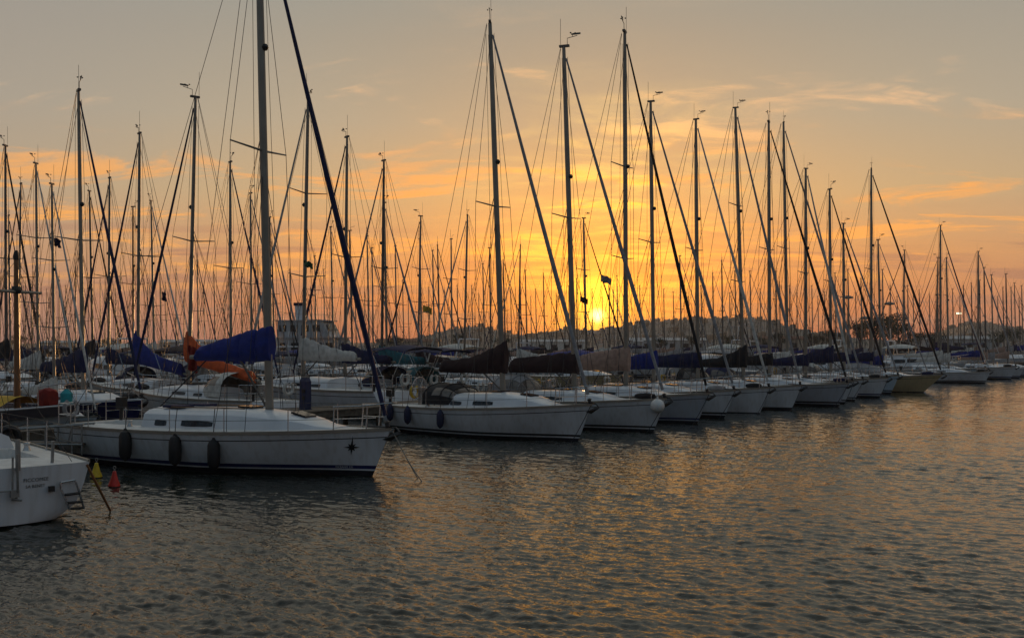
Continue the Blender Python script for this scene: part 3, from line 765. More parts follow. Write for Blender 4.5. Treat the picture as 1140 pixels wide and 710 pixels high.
tag(wb, 'old wooden boat with dark bulwarks, red engine cover and short varnished mast', 'wooden boat')

# ------------------------------------------------------------------ yachts behind the pier: kinds, then copies
def kind(P, detail):
    base = dict(L=9.6, B=3.05, H=13.0, wr=.011, gr=.06)
    base.update(P); r, inf = build_yacht('sailing_yacht', base, detail); inf['H'] = 13.0; return r, inf
MIDK = {
 'navy': kind(dict(cover='navy', genoa='navy', hood='navy', bimini='navy'), 1),
 'white': kind(dict(cover='white', genoa='white', stripe=BLACKS, spreaders=(.36, .66)), 1),
 'black': kind(dict(cover='black', genoa='black', hood='black', mast_mat=ALUD), 1),
 'blue': kind(dict(cover='blue', genoa='grey', bimini='blue', hm=.8), 1),
 'maroon': kind(dict(cover='maroon', genoa='maroon', hull=CREAM, spreaders=(.38, .66)), 1),
 'teal': kind(dict(cover='teal', genoa='grey', hood='teal', mast_mat=ALUD, bimini='navy'), 1),
 'bluehull': kind(dict(cover='navy', genoa='navy', hull=NAVYH, stripe=WHITE, rail=WHITE), 1),
 'orange': kind(dict(cover='orange', genoa='navy', hm=1.2, ha=.30, cw=.24, cc=3.5, droop=.75, bz=1.0, hood='white', boom=4.2), 1),
 'bluetall': kind(dict(cover='blue', genoa='navy', hm=1.5, ha=.45, cw=.26, cc=4.0, droop=.55, bz=.8, boom=3.6, bimini='maroon'), 1),
 'baremast': kind(dict(cover='tan', genoa=None, mast_mat=WOOD, hull=CREAM), 1),
}
FARK = {
 'navy': kind(dict(cover='navy', genoa='navy', wr=.007), 0), 'white': kind(dict(cover='white', genoa='white', wr=.007, mast_mat=ALUD), 0),
 'black': kind(dict(cover='black', genoa='black', wr=.007, mast_mat=ALUD), 0), 'blue': kind(dict(cover='blue', genoa=None, wr=.007, spreaders=(.4, .68)), 0),
 'grey': kind(dict(cover='grey', genoa='grey', wr=.007, hull=GREY), 0), 'tan': kind(dict(cover='tan', genoa=None, wr=.007, mast_mat=ALUD), 0),
}
USED = set()
def place_copy(lib, key, px, ty, hpref, sgn=None, cmax=-8.0, cmin=-400, dh=3.4, force_c=None):
    src, inf = lib[key]; kk = (px - CX) / F0
    hs = sorted([hpref + q * .1 for q in range(-int(dh * 10), int(dh * 10) + 1)], key=lambda q: abs(q - hpref))
    ang0 = AX + (0 if sgn is None else (0 if sgn > 0 else math.pi))
    pick = None
    for H in hs:
        if H < 8: continue
        d = (H - CAMH) * F0 / (HY - ty); x = kk * d
        for sg in ((sgn,) if sgn else (1, -1)):
            a = AX if sg > 0 else AX + math.pi; s = H / inf['H']
            hl, hb = inf['L'] / 2 * s, 1.52 * s
            cx_ = x - math.cos(a) * (inf['mx'] - inf['L'] / 2) * s; cy_ = d - math.sin(a) * (inf['mx'] - inf['L'] / 2) * s
            c = cperp(cx_, cy_)
            ok = (cmin < c < cmax - hl + 5) or (sg > 0 and hl + .4 < c < 10.2 - hl and cy_ > 62)
            if cy_ > 228 or not ok or not free(cx_, cy_, hl, hb): continue
            pick = (H, d, x, a, s, cx_, cy_, hl, hb); break
        if pick: break
    if not pick: return None
    H, d, x, a, s, cx_, cy_, hl, hb = pick
    r = src if id(src) not in USED else copy_tree(src)
    USED.add(id(src))
    r.location = (cx_, cy_, 0); r.rotation_euler = (R(random.uniform(-.8, .8)), 0, a + R(random.uniform(-1.2, 1.2))); r.scale = (s, s, s)
    reserve(cx_, cy_, hl, hb)
    return r, d

GB = 'sailing yachts berthed behind the pier'
# motor vessels take their berths first
def big_vessel():
    root = empty('passenger_vessel'); L = 17.0; h = Hull(L, 5.0, 1.7, 2.5, 1.6, .2, .85); off = (-L / 2, 0, 0)
    WV = mat('ship_paint_offwhite', (.40, .42, .44), .5, var=.25, scale=.6)
    hull_mesh(h, 18, ((.25, 1), (.35, 0), (.55, 2)), 0).build('hull', [WV, ANTI, NAVYS, BLACKS], root, True, off, 50)
    deck_mesh(h, 14, (.01, .02), .2, .05).build('deck', DECKW, root, True, off)
    def tier(x0, x1, w, z0, z1, rake, nwin, nm):
        mb = MB()
        rings = []
        for x, zt in ((x0, z1), (lerp(x0, x1, .5), z1), (x1 - rake, z1)):
            xb = x1 if x == x1 - rake else x
            rings.append([Vector((xb, -w, z0)), Vector((x, -w * .96, zt)), Vector((x, w * .96, zt)), Vector((xb, w, z0))])
        mb.loft(rings, 0, True, True); t = mb.build(nm, WV, root, False, off)
        mb = MB(); mb.box(((x0 + x1 - rake) / 2, 0, z1 + .07), (x1 - x0 - rake + .9, w * 2.12, .12)); mb.build('deck_overhang', WV, t, False, off)
        st = (x1 - rake - x0) / nwin
        for sd in (-1, 1):
            for k in range(nwin):
                mb = MB(); mb.box((x0 + st * (k + .5), sd * w * .985, lerp(z0, z1, .55)), (st * .62, .10, (z1 - z0) * .42)); mb.build('window', GLASSD, t, False, off)
        mb = MB(); mb.box((x1 - rake * .45, 0, lerp(z0, z1, .6)), (.12, w * 1.5, (z1 - z0) * .4), 0, M=Matrix.Rotation(-math.atan2(rake, z1 - z0), 3, 'Y')); mb.build('windscreen', GLASSD, t, False, off)
        return t
    tier(2.0, 13.2, 2.2, 1.9, 4.1, 1.2, 7, 'lower_cabin'); tier(4.6, 11.2, 1.8, 4.25, 6.1, 1.0, 4, 'upper_cabin')
    mb = MB(); mb.loft([[Vector((6.4 + .0, -.6, 6.2)), Vector((7.6, -.6, 6.2)), Vector((7.6, .6, 6.2)), Vector((6.4, .6, 6.2))], [Vector((6.2, -.45, 8.0)), Vector((7.2, -.45, 8.0)), Vector((7.2, .45, 8.0)), Vector((6.2, .45, 8.0))]], 0, True, True); f = mb.build('funnel', WHITE, root, False, off)
    mb = MB(); mb.box((6.68, 0, 8.15), (1.2, 1.05, .35)); mb.build('funnel_cap', CV['navy'], f, False, off)
    mb = MB(); mb.tube([(8.2, 0, 6.1), (8.0, 0, 10.2)], [.09, .04], 8); mb.tube([(8.05, -.8, 8.6), (8.05, .8, 8.6)], .03, 5); mb.box((8.2, 0, 9.2), (.5, 1.1, .12)); mb.build('radar_mast', ALU, root, True, off)
    mb = MB()
    for z in (2.9, 3.2):
        for sd in (-1, 1): mb.tube([h.deckp(t, sd * .97) + Vector((0, 0, z - 2.35)) for t in (.05, .3, .5, .7, .85, .97)], .02, 5)
    for z in (6.9,):
        for sd in (-1, 1): mb.tube([Vector((4.4, sd * 1.7, z)), Vector((10.4, sd * 1.7, z))], .02, 5)
    for k in range(8):
        for sd in (-1, 1): mb.tube([Vector((4.4 + k * .85, sd * 1.7, 6.1)), Vector((4.4 + k * .85, sd * 1.7, 6.9))], .015, 4)
    mb.build('guard_rail', STEEL, root, True, off)
    return root, L
bv, bl_ = big_vessel(); bv.location = (gx(350, 118), 118, 0); bv.rotation_euler = (0, 0, R(-12)); reserve(gx(350, 118), 118, 8.5, 5.2)
tag(bv, 'large white passenger vessel with two cabin decks and dark capped funnel among the masts', 'ship')
def cruiser(hullm, canm):
    root = empty('motor_cruiser'); L, B = 9.5, 3.3; h = Hull(L, B, 1.1, 1.7, 1.2, .1, .9); off = (-L / 2, 0, 0)
    hull_mesh(h, 16, ((.12, 1), (.2, 0), (.3, 2)), 2).build('hull', [hullm, ANTI, NAVYS, BLACKS], root, True, off, 50)
    deck_mesh(h, 14, (.05, .3)).build('deck', DECKW, root, True, off)
    cb = Cabin(h, .30, .86, 1.15, .78); c = cb.mesh().build('cabin', WHITE, root, True, off)
    for sd in (-1, 1):
        for a, b in ((.06, .26), (.29, .52)): cb.pane(a, b, sd, .42, .85).build('window', GLASSD, c, True, off)
    rows = [[Vector((lerp(L * .22, L * .52, i / 7), B * .40 * math.sin(R(a)), 2.95 + .42 * math.cos(R(a)) * math.sin(math.pi * (.15 + .7 * i / 7)))) for a in range(-90, 91, 15)] for i in range(8)]
    mb = MB(); mb.grid(rows); mb.build('flybridge_canopy', canm, root, True, off)
    mb = MB()
    for sd in (-1, 1):
        for x in (.26, .48): mb.tube([Vector((L * x, sd * B * .38, 1.9)), Vector((L * x, sd * B * .39, 2.98))], .03, 5)
    mb.build('canopy_frame', STEEL, root, True, off)
    mb = MB(); mb.tube([(L * .3, -1.2, 2.3), (L * .27, -1.1, 3.7), (L * .27, 1.1, 3.7), (L * .3, 1.2, 2.3)], .06, 6); mb.tube([(L * .27, 0, 3.7), (L * .26, 0, 4.9)], .03, 5); mb.build('radar_arch', WHITE, root, True, off)
    mb = MB(); mb.tube([h.deckp(t, -.95) + Vector((0, 0, .65)) for t in (.5, .7, .9)] + [h.deckp(1, 0) + Vector((.1, 0, .7))] + [h.deckp(t, .95) + Vector((0, 0, .65)) for t in (.9, .7, .5)], .02, 5)
    for sd in (-1, 1):
        for t in (.5, .65, .8, .93): mb.tube([h.deckp(t, sd * .95), h.deckp(t, sd * .95) + Vector((0, 0, .65))], .016, 5)
    mb.build('bow_rail', STEEL, root, True, off)
    return root
c1 = cruiser(WHITE, CV['white']); first = True
for px, d, sg, lab in ((497, 74, -1, 'white motor cruiser with pale canopy left of the maroon boom cover'), (245, 88, 1, 'grey white motor cruiser behind the blue boom cover of the nearest large yacht'),
                       (795, 86, -1, 'motor cruiser with curved white canopy between the navy and black boom covers'), (1018, 96, 1, 'motor cruiser with white canopy behind the cream hulled yacht'),
                       (905, 90, -1, 'white motor cruiser left of the high peaked navy cover'), (128, 70, -1, 'white motor cruiser beyond the pier left of the tall blue sail cover')):
    r = c1 if first else copy_tree(c1); first = False
    r.location = (gx(px, d), d, 0); r.rotation_euler = (0, 0, AX + (math.pi if sg < 0 else 0)); reserve(gx(px, d), d, 4.9, 1.7)
    tag(r, lab, 'motor boat', 'motor cruisers among the yachts')
pd0 = None
for k, (px, nm) in enumerate(((340, 'blue power pedestal on the pier between the two nearest whole yachts'),)):
    kk = (px - CX) / F0; Y_ = (27.48 + 1.1) / (.6 - .8 * kk); loc = (kk * Y_, Y_, .82)
    if pd0 is None:
        pd0 = empty('power_pedestal'); mb = MB(); mb.loft([[Vector((a * w, b_ * w * .8, z)) for a, b_ in ((-1, -1), (1, -1), (1, 1), (-1, 1))] for z, w in ((0, .2), (.03, .2), (.03, .17), (1.05, .17), (1.2, .12))], 0, True, True); mb.build('cabinet', mat('pedestal_blue', (.010, .022, .085), .5), pd0, False)
        for z in (.45, .7): mb = MB(); mb.box((.06, -.145, z), (.14, .03, .14)); mb.build('socket', RUBBER, pd0, False)
        mb = MB(); mb.box((0, 0, 1.22), (.26, .22, .05)); mb.build('lid', IRON, pd0, False); r = pd0
    else: r = copy_tree(pd0)
    r.location = loc; r.rotation_euler = (0, 0, AX); tag(r, nm, 'pedestal')
# (mast px, top y, height guess, kind, heading, label)
mids = [
 (93, 101, 13.2, 'bluehull', 1, 'navy hulled yacht with white rails, its tall mast first on the left to rise high'),
 (210, 109, 13.2, 'orange', -1, 'yacht with sagging orange boom cover behind the large white yacht'),
 (154, 150, 13.0, 'bluetall', -1, 'yacht with bright blue cover heaped against its mast, left of the orange cover'),
 (337, 111, 14.2, 'white', -1, 'yacht with white boom cover, tall mast just right of the largest mast'),
 (384, 154, 13.4, 'navy', -1, 'yacht with navy cover and sprayhood, mast crossed by the navy furled headsail'),
 (43, 182, 12.6, 'white', 1, 'white yacht at left whose mast stands between the wooden mast and the first tall mast'),
 (7, 162, 12.4, 'black', 1, 'yacht with black covers whose mast stands at the left edge of the picture'),
 (257, 180, 12.6, 'navy', 1, 'yacht with navy cover, slim mast left of the largest mast'),
 (425, 180, 13.0, 'teal', -1, 'yacht with teal boom cover, mast leaning aft right of the navy furled headsail'),
 (121, 199, 12.8, 'navy', -1, 'yacht with navy covers, mast just left of the heaped blue cover'),
 (104, 213, 12.8, 'black', 1, 'yacht with dark mast close right of the first tall mast'),
 (172, 224, 12.8, 'white', 1, 'yacht with white furled headsail, short mast left of the orange cover mast'),
 (431, 226, 12.8, 'blue', 1, 'yacht with blue bimini, mast close right of the leaning teal cover mast'),
 (465, 241, 12.8, 'maroon', -1, 'cream yacht with maroon cover, thick lone mast left of the black sprayhood'),
 (653, 243, 12.6, 'maroon', 1, 'cream yacht with maroon furled headsail, mast beside the setting sun'),
 (981, 267, 12.8, 'blue', 1, 'yacht with blue bimini whose mast stands just right of the cream hull mast'),
 (1005, 279, 12.8, 'maroon', -1, 'cream yacht with maroon cover behind the grey blue boat tent'),
 (1042, 287, 12.8, 'navy', -1, 'yacht with navy covers, mast close left of the pale blue yacht mast'),
 (1056, 287, 12.8, 'white', 1, 'yacht with white covers, mast close right of the pale blue yacht mast'),
 (302, 242, 12.4, 'teal', 1, 'yacht with teal cover, mast half hidden behind the largest mast'),
 (372, 253, 12.6, 'blue', 1, 'yacht with blue bimini, short mast left of the navy cover and sprayhood'),
 (61, 205, 10.5, 'white', -1, 'white yacht in the second berth line, deck seen behind the red engine cover'),
 (280, 215, 10.5, 'blue', 1, 'yacht with blue bimini behind the blue boom cover of the largest yacht'),
 (148, 230, 12.6, 'baremast', 1, 'cream yacht with short wooden mast left of the heaped blue cover'),
 (20, 205, 11.5, 'navy', -1, 'yacht with navy cover behind the short varnished mast at left'),
 (516, 240, 12.4, 'white', -1, 'white yacht behind the black sprayhood, slim mast in the orange sky'),
]
nfail = 0
MASTS = []
for px, ty, hp, key, sg, lab in mids:
    q = place_copy(MIDK, key, px, ty, hp, sg) or place_copy(MIDK, key, px, ty, hp, -sg)
    if q is None: nfail += 1; print('mid fail', px); continue
    tag(q[0], lab, 'sailing yacht', GB); MASTS.append((px, lab))
far = [(412, 263), (416, 276), (442, 274), (470, 266), (484, 279), (490, 273), (503, 266), (540, 294), (547, 276), (563, 289), (577, 273), (581, 310), (587, 301), (607, 304), (620, 326),
 (679, 310), (684, 323), (688, 307), (759, 285), (782, 318), (795, 304), (805, 290), (820, 302), (837, 302), (865, 302), (869, 314), (984, 300), (1008, 315), (1012, 318), (1025, 323), (1036, 327), (960, 310), (931, 304), (919, 325), (946, 300),
 (1045, 307), (1083, 315), (1092, 312), (1098, 298), (1106, 306), (1118, 320), (1127, 320), (1131, 315), (1139, 318), (306, 270), (393, 257), (352, 285), (362, 300), (325, 300), (288, 290), (270, 300), (240, 302), (228, 318), (222, 290),
 (196, 300), (186, 315), (180, 300), (165, 315), (135, 305), (129, 322), (112, 312), (84, 300), (74, 318), (66, 308), (52, 322), (36, 312), (28, 318), (12, 240), (450, 312), (456, 325), (478, 320), (496, 322), (510, 318), (527, 318), (534, 326), (570, 322), (598, 322), (634, 318),
 (660, 322), (672, 330), (700, 326), (714, 318), (740, 322), (751, 325), (768, 330), (813, 326), (848, 322), (880, 318), (888, 326), (905, 318), (912, 330), (954, 326), (972, 322), (993, 318), (1000, 330), (1018, 326), (1062, 322), (1074, 318), (1112, 330), (1136, 332), (1070, 330), (397, 318), (406, 325), (340, 322), (205, 325), (250, 326), (315, 325), (118, 326), (95, 318), (20, 326), (1122, 305), (643, 310), (592, 330), (557, 318)]
keys = list(FARK); landmarks = sorted([(300, 'the largest mast'), (93, 'the first tall mast'), (210, 'the orange cover mast'), (465, 'the lone maroon cover mast'), (560, 'the sprayhood yacht mast'), (640, 'the white buoy yacht mast'), (697, 'the tan cover mast'), (777, 'the stripeless yacht mast'), (857, 'the pale grey yacht mast'), (925, 'the peaked navy cover mast'), (970, 'the cream hull mast'), (1047, 'the pale blue yacht mast'), (384, 'the navy headsail mast'), (154, 'the heaped blue cover mast')])
placed = []
for i, (px, ty) in enumerate(sorted(far, key=lambda q: q[1])):
    key = keys[(i * 5 + i // 3) % 6]
    q = place_copy(FARK, key, px, ty, 12.6, None, dh=4.5)
    if q is None: nfail += 1; continue
    placed.append((px, q[0]))
print('failed placements', nfail, 'far placed', len(placed))
ORD = ['first', 'second', 'third', 'fourth', 'fifth', 'sixth', 'seventh', 'eighth', 'ninth', 'tenth', 'eleventh', 'twelfth', 'thirteenth', 'fourteenth', 'fifteenth']
placed.sort(key=lambda q: q[0]); last = None; n = 0
for px, r in placed:
    lm = [l for l in landmarks if l[0] <= px]
    ref = lm[-1][1] if lm else None
    if ref != last: n = 0; last = ref
    lab = f'distant yacht, {ORD[n]} far mast right of {ref}' if ref else f'distant yacht, {ORD[n]} far mast from the left edge'
    n += 1; tag(r, lab, 'sailing yacht', 'distant yachts across the harbour')
for lib in (MIDK, FARK):                                 # a kind that found no berth leaves nothing behind
    for r, inf in lib.values():
        if id(r) not in USED:
            for o in list(r.children_recursive): bpy.data.objects.remove(o)
            bpy.data.objects.remove(r)

c2 = cruiser(HWHITE, CV['navy']); first = True
for px, d, sg, sc, lab in ((68, 52, 1, .8, 'small motor cruiser with navy canopy between the first masts at left'), (300, 56, -1, .85, 'motor cruiser with navy canopy behind the largest mast'),
                       (405, 58, 1, .8, 'motor cruiser with navy canopy seen right of the navy furled headsail'), (440, 64, -1, .85, 'motor cruiser with navy canopy left of the black sprayhood'), (195, 66, -1, .9, 'motor cruiser with navy canopy far behind the orange boom cover'),
                       (600, 92, 1, .95, 'motor cruiser with navy canopy below the hill left of the sun'), (690, 104, -1, 1, 'motor cruiser with navy canopy behind the tan sail cover'), (860, 110, 1, 1, 'motor cruiser with navy canopy behind the low black cover'), (1085, 150, 1, 1, 'motor cruiser with navy canopy far off near the right edge')):
    X_, Y_ = gx(px, d), d
    for _ in range(14):
        if free(X_, Y_, 4.9 * sc, 1.7 * sc) and cperp(X_, Y_) < -7: break
        Y_ += 1.3; X_ = gx(px, Y_)
    else: continue
    r = c2 if first else copy_tree(c2); first = False
    r.location = (X_, Y_, 0); r.rotation_euler = (0, 0, AX + (math.pi if sg < 0 else 0)); r.scale = (sc, sc, sc); reserve(X_, Y_, 4.9 * sc, 1.7 * sc)
    tag(r, lab, 'motor boat', 'motor cruisers with navy canopies')
# ------------------------------------------------------------------ flags
def flag(px, py, d, w, h, m, lab, pole=0.0, m2=None):
    r = empty('flag', (gx(px, d), d, gz(py, d)))
    mb = MB(); rr = [[Vector((w * i / 10 * .96, .10 * math.sin(i * .95 + .35 * k), -h * k / 9 - .30 * w * (i / 10) ** 1.6 + .03 * math.sin(i * 1.3))) for i in range(11)] for k in range(10)]
    for k in range(9):
        for y_ in (0, .008): mb.grid([[p + Vector((0, y_, 0)) for p in q] for q in rr[k:k + 2]], k % 2 if m2 else 0)
    weld(mb); mb.build('cloth', [m, m2 or m], r)
    mb = MB(); mb.tube([(0, 0, -h - pole), (0, 0, h * .5)], .012, 5); mb.build('halyard', ROPED, r); tag(r, lab, 'flag', 'flags flying in the rigging'); return r
flag(56, 264, 36, .42, .28, CV['navy'], 'small dark flag flying left of the first tall mast')
flag(338, 290, 42, .42, .25, CV['green'], 'small green flag flying right of the largest mast')
flag(471, 340, 75, .7, .5, CV['yellow'], 'small yellow flag flying right of the lone maroon cover mast')
flag(669, 306, 70, .75, .5, CV['navy'], 'dark striped flag flying just above the setting sun', 2.4, CV['white'])
flag(646, 330, 70, .55, .4, CV['maroon'], 'dark flag flying left of the setting sun')
flag(180, 325, 60, .3, .5, CV['navy'], 'small dark flag hanging left of the orange cover mast')
flag(209, 385, 37, .38, .9, CV['red'], 'red flag drooping on a white staff beside the blue boom cover', 1.8)

# ------------------------------------------------------------------ land
def interp(tab, x):
    if x <= tab[0][0]: return tab[0][1]
    for (a, ya), (b, yb) in zip(tab, tab[1:]):
        if x <= b: return ya + (yb - ya) * sst(a, b, x)
    return tab[-1][1]
PROF = [(-400, 380), (300, 380), (440, 379), (480, 371), (503, 364), (530, 361), (556, 366), (578, 371), (592, 372), (612, 367), (632, 364), (660, 366), (690, 362), (720, 357), (760, 354), (800, 352), (840, 353), (860, 357), (880, 362), (900, 367), (930, 371), (960, 375), (1000, 377), (1035, 372), (1058, 363), (1085, 357), (1112, 359), (1140, 365), (1190, 372), (1600, 379)]
YR = 1400.0
def terr(x, y):
    px = CX + F0 * x / y; zr = CAMH + (HY - interp(PROF, px)) / F0 * YR - 3.0
    f = sst(800, YR, y) if y < YR else 1 - .3 * sst(YR, 2300, y)
    n = .5 * noise.noise(Vector((x * .012, y * .012, 0))) * 1.2 + noise.noise(Vector((x * .04, y * .04, 5))) * .5
    return 1.6 + max(0, zr - 1.6) * f + n * f
mb = MB(); rows = []
for j in range(34):
    y = 700 + (2300 - 700) * j / 33; rows.append([Vector((x_ * y, y, terr(x_ * y, y) if j else 1.0)) for x_ in [-.9 + 1.8 * i / 170 for i in range(171)]])
mb.grid(rows)
tag(mb.build('hills', mat('hillside_earth', (.13, .115, .095), .95, var=.45, scale=.03)), kind='structure')
mb = MB(); mb.box((0, 620, .1), (2600, 760, 2.6)); mb.box((0, 241, 1.45), (2600, 1.2, .5))
tag(mb.build('quay_ground', mat('quay_concrete', (.22, .21, .19), .9, var=.3, scale=.2), smooth=False), kind='structure')
# houses on the hill
def house_mesh(w, dpt, hh, floors, wallm, gable):
    mb = MB(); mb.box((0, 0, hh / 2), (w, dpt, hh), 0)
    if gable: mb.add([(-w / 2 - .3, -dpt / 2 - .3, hh + .02), (w / 2 + .3, -dpt / 2 - .3, hh + .02), (w / 2 + .3, dpt / 2 + .3, hh + .02), (-w / 2 - .3, dpt / 2 + .3, hh + .02), (-w / 2, 0, hh + 2.2), (w / 2, 0, hh + 2.2)], [(0, 1, 5, 4), (2, 3, 4, 5), (0, 4, 3), (1, 2, 5), (0, 3, 2, 1)], 2)
    else: mb.box((0, 0, hh + .15), (w + .5, dpt + .5, .3), 0); mb.box((w * .22, 0, hh + 1.3), (w * .3, dpt * .4, 2.0), 0)
    n = max(2, int(w / 3))
    for fl in range(floors):
        for k in range(n):
            mb.box((-w / 2 + w * (k + .5) / n, -dpt / 2, hh * (fl + .55) / floors), (w / n * .5, .16, hh / floors * .5), 1)
            if fl: mb.box((-w / 2 + w * (k + .5) / n, -dpt / 2 - .5, hh * (fl + .12) / floors), (w / n * .8, 1.0, .3), 0)
    return mb
walls = [mat('plaster_white', (.66, .64, .60), .85), mat('plaster_tan', (.50, .42, .33), .85), mat('plaster_grey', (.44, .44, .44), .85), mat('plaster_ochre', (.36, .25, .15), .85)]
ROOFT = mat('roof_tile', (.18, .075, .045), .85, var=.3)
hk = []
for k, (w, dp, hh, fl, g) in enumerate(((9, 8, 6, 2, True), (12, 9, 9, 3, False), (8, 8, 5.5, 2, False), (15, 10, 11, 4, False))):
    hk.append(house_mesh(w, dp, hh, fl, walls[k], g).build('hill_house', [walls[k], GLASSD, ROOFT], None, False))
rg = random.Random(4); hpos = []; used = set(); nh = 0
for tries in range(6000):
    if nh >= 290: break
    px = rg.uniform(575, 945) if rg.random() < .84 else rg.choice((rg.uniform(470, 575), rg.uniform(1030, 1140)))
    y = rg.uniform(830, 1390); x = gx(px, y)
    if any(abs(x - a) < 11 and abs(y - b) < 12 for a, b in hpos): continue
    z = terr(x, y)
    if z < 4: continue
    hpos.append((x, y)); k = rg.choices((0, 1, 2, 3), (3, 4, 4, 2))[0]
    o = hk[k] if k not in used else hk[k].copy()
    if k in used: COL.objects.link(o)
    used.add(k); o.location = (x, y, z - .8); o.rotation_euler = (0, 0, rg.uniform(-.5, .5)); s = rg.uniform(.36, .54); o.scale = (s, s, s * rg.uniform(.8, 1.1)); nh += 1
    tag(o, ('small far house with tiled roof on the hillside town', 'far flat roofed three storey house on the hillside town', 'small far flat roofed house on the hillside town', 'wide far four storey block on the hillside town')[k], 'house', ('tiled houses on the far hill', 'three storey houses on the far hill', 'small flat houses on the far hill', 'wide blocks on the far hill')[k])
LEAF = mat('foliage_dark', (.035, .05, .025), .8, var=.5, scale=.8)
BARK = mat('bark', (.08, .06, .045), .9, var=.4)
def leaf_blob(mb, c, r, n, size, rnd):
    for _ in range(n):
        a = Vector((rnd.gauss(0, 1), rnd.gauss(0, 1), rnd.gauss(0, 1))).normalized() * r * rnd.random() ** .35
        p = Vector(c) + Vector((a.x, a.y, a.z * .8)); u = Vector((rnd.gauss(0, 1), rnd.gauss(0, 1), rnd.gauss(0, 1))).normalized(); w = u.orthogonal().normalized(); t = u.cross(w); s = size * rnd.uniform(.6, 1.3)
        mb.add([p + w * s, p + t * s * .6, p - w * s, p - t * s * .6], [(0, 1, 2, 3)])
# scrub and trees too many to count on the hills
mb = MB()
for _ in range(2200):
    px = rg.uniform(440, 1150); y = rg.uniform(850, 1420); x = gx(px, y); z = terr(x, y)
    if z < 4: continue
    leaf_blob(mb, (x, y, z + .9), rg.uniform(.8, 1.6), 8, .6, rg)
tag(mb.build('hillside_scrub', LEAF, None, False), 'dark trees and scrub scattered over the far hillsides', 'scrub', kind='stuff')
def tree(kind_, rnd):
    root = empty('tree'); H = 7.0
    mb = MB(); mb.tube([(0, 0, 0), (.1, .05, 1.6), (0, 0, 3.4)], [.24, .18, .12], 8)
    tops = []
    for k in range(7):
        a = k * 2.4 + rnd.random(); e = Vector((math.cos(a) * rnd.uniform(1.0, 2.2), math.sin(a) * rnd.uniform(1.0, 2.2), rnd.uniform(3.6, 6.3))); mb.tube([(0, 0, 2.0 + k * .2), e * .5 + Vector((0, 0, 1.5)), e], [.09, .06, .03], 5); tops.append(e)
    mb.build('trunk', BARK, root)
    mb = MB()
    for e in tops + [Vector((0, 0, 5.8)), Vector((.4, -.3, 4.8))]: leaf_blob(mb, e, rnd.uniform(.9, 1.5), 190, .16, rnd)
    mb.build('crown', LEAF, root, False); return root
tks = [tree(0, rg), tree(1, rg)]
tl = [(958, 358, 1.0), (975, 352, 1.1), (990, 350, 1.15), (1001, 358, .9), (925, 368, .8), (905, 370, .8), (1022, 370, .7), (1040, 369, .7), (866, 371, .7), (845, 373, .6), (812, 374, .6), (1112, 368, .8), (1128, 366, .9), (340, 374, .6), (440, 374, .6), (120, 375, .6), (20, 373, .7), (215, 375, .6), (510, 372, .7), (560, 374, .6), (770, 374, .6), (735, 375, .6)]
for k, (px, ty, wd) in enumerate(tl):
    d = rg.uniform(262, 300); H = gz(ty, d) - 1.35; r = tks[k % 2] if k < 2 else copy_tree(tks[k % 2]); s = max(.4, H / 7.0)
    r.location = (gx(px, d), d, 1.38); r.rotation_euler = (0, 0, rg.uniform(0, 6)); r.scale = (s * 1.25, s * 1.25, s)
    tag(r, (f'dark tree on the far shore, {ORD[[q[0] for q in sorted(tl)].index(px)] if [q[0] for q in sorted(tl)].index(px) < 11 else ORD[len(tl) - 1 - [q[0] for q in sorted(tl)].index(px)]} of the row from the ' + ('left' if [q[0] for q in sorted(tl)].index(px) < 11 else 'right')), 'tree', 'trees along the far shore')
# low sheds on the quay
for k, (px, w, ty, m, lab) in enumerate(((235, 26, 378, 2, 'long low grey shed on the far quay behind the blue boom cover'), (90, 20, 379, 0, 'low pale shed on the far quay at left'), (455, 18, 377, 1, 'low tan shed on the far quay left of the wooded knoll'), (880, 22, 374, 1, 'tan quay building below the right end of the hill'), (1065, 24, 374, 2, 'grey quay building near the lit floodlight'), (615, 20, 378, 0, 'low white quay building left of the sun'), (740, 26, 376, 2, 'grey quay shed at the foot of the town hill'))):
    d = 275 + 9 * k; H = gz(ty, d) - 1.35; r = empty('quay_shed', (gx(px, d), d, 1.38), R(rg.uniform(-8, 8)))
    mb = MB(); mb.box((0, 0, H * .4), (w, 9, H * .8)); mb.build('wall', walls[m], r, False)
    mb = MB(); mb.add([(-w / 2 - .4, -5, H * .8 + .01), (w / 2 + .4, -5, H * .8 + .01), (w / 2 + .4, 5, H * .8 + .01), (-w / 2 - .4, 5, H * .8 + .01), (-w / 2 - .4, 0, H), (w / 2 + .4, 0, H)], [(0, 1, 5, 4), (2, 3, 4, 5), (0, 4, 3), (1, 2, 5), (0, 3, 2, 1)]); mb.build('roof', ROOFT if m == 1 else walls[2], r, False)
    n = int(w / 4)
    for q in range(n): mb = MB(); mb.box((-w / 2 + w * (q + .5) / n, -4.5, H * .42), (1.8, .12, H * .3)); mb.build('window', GLASSD, r, False)
    tag(r, lab, 'building')
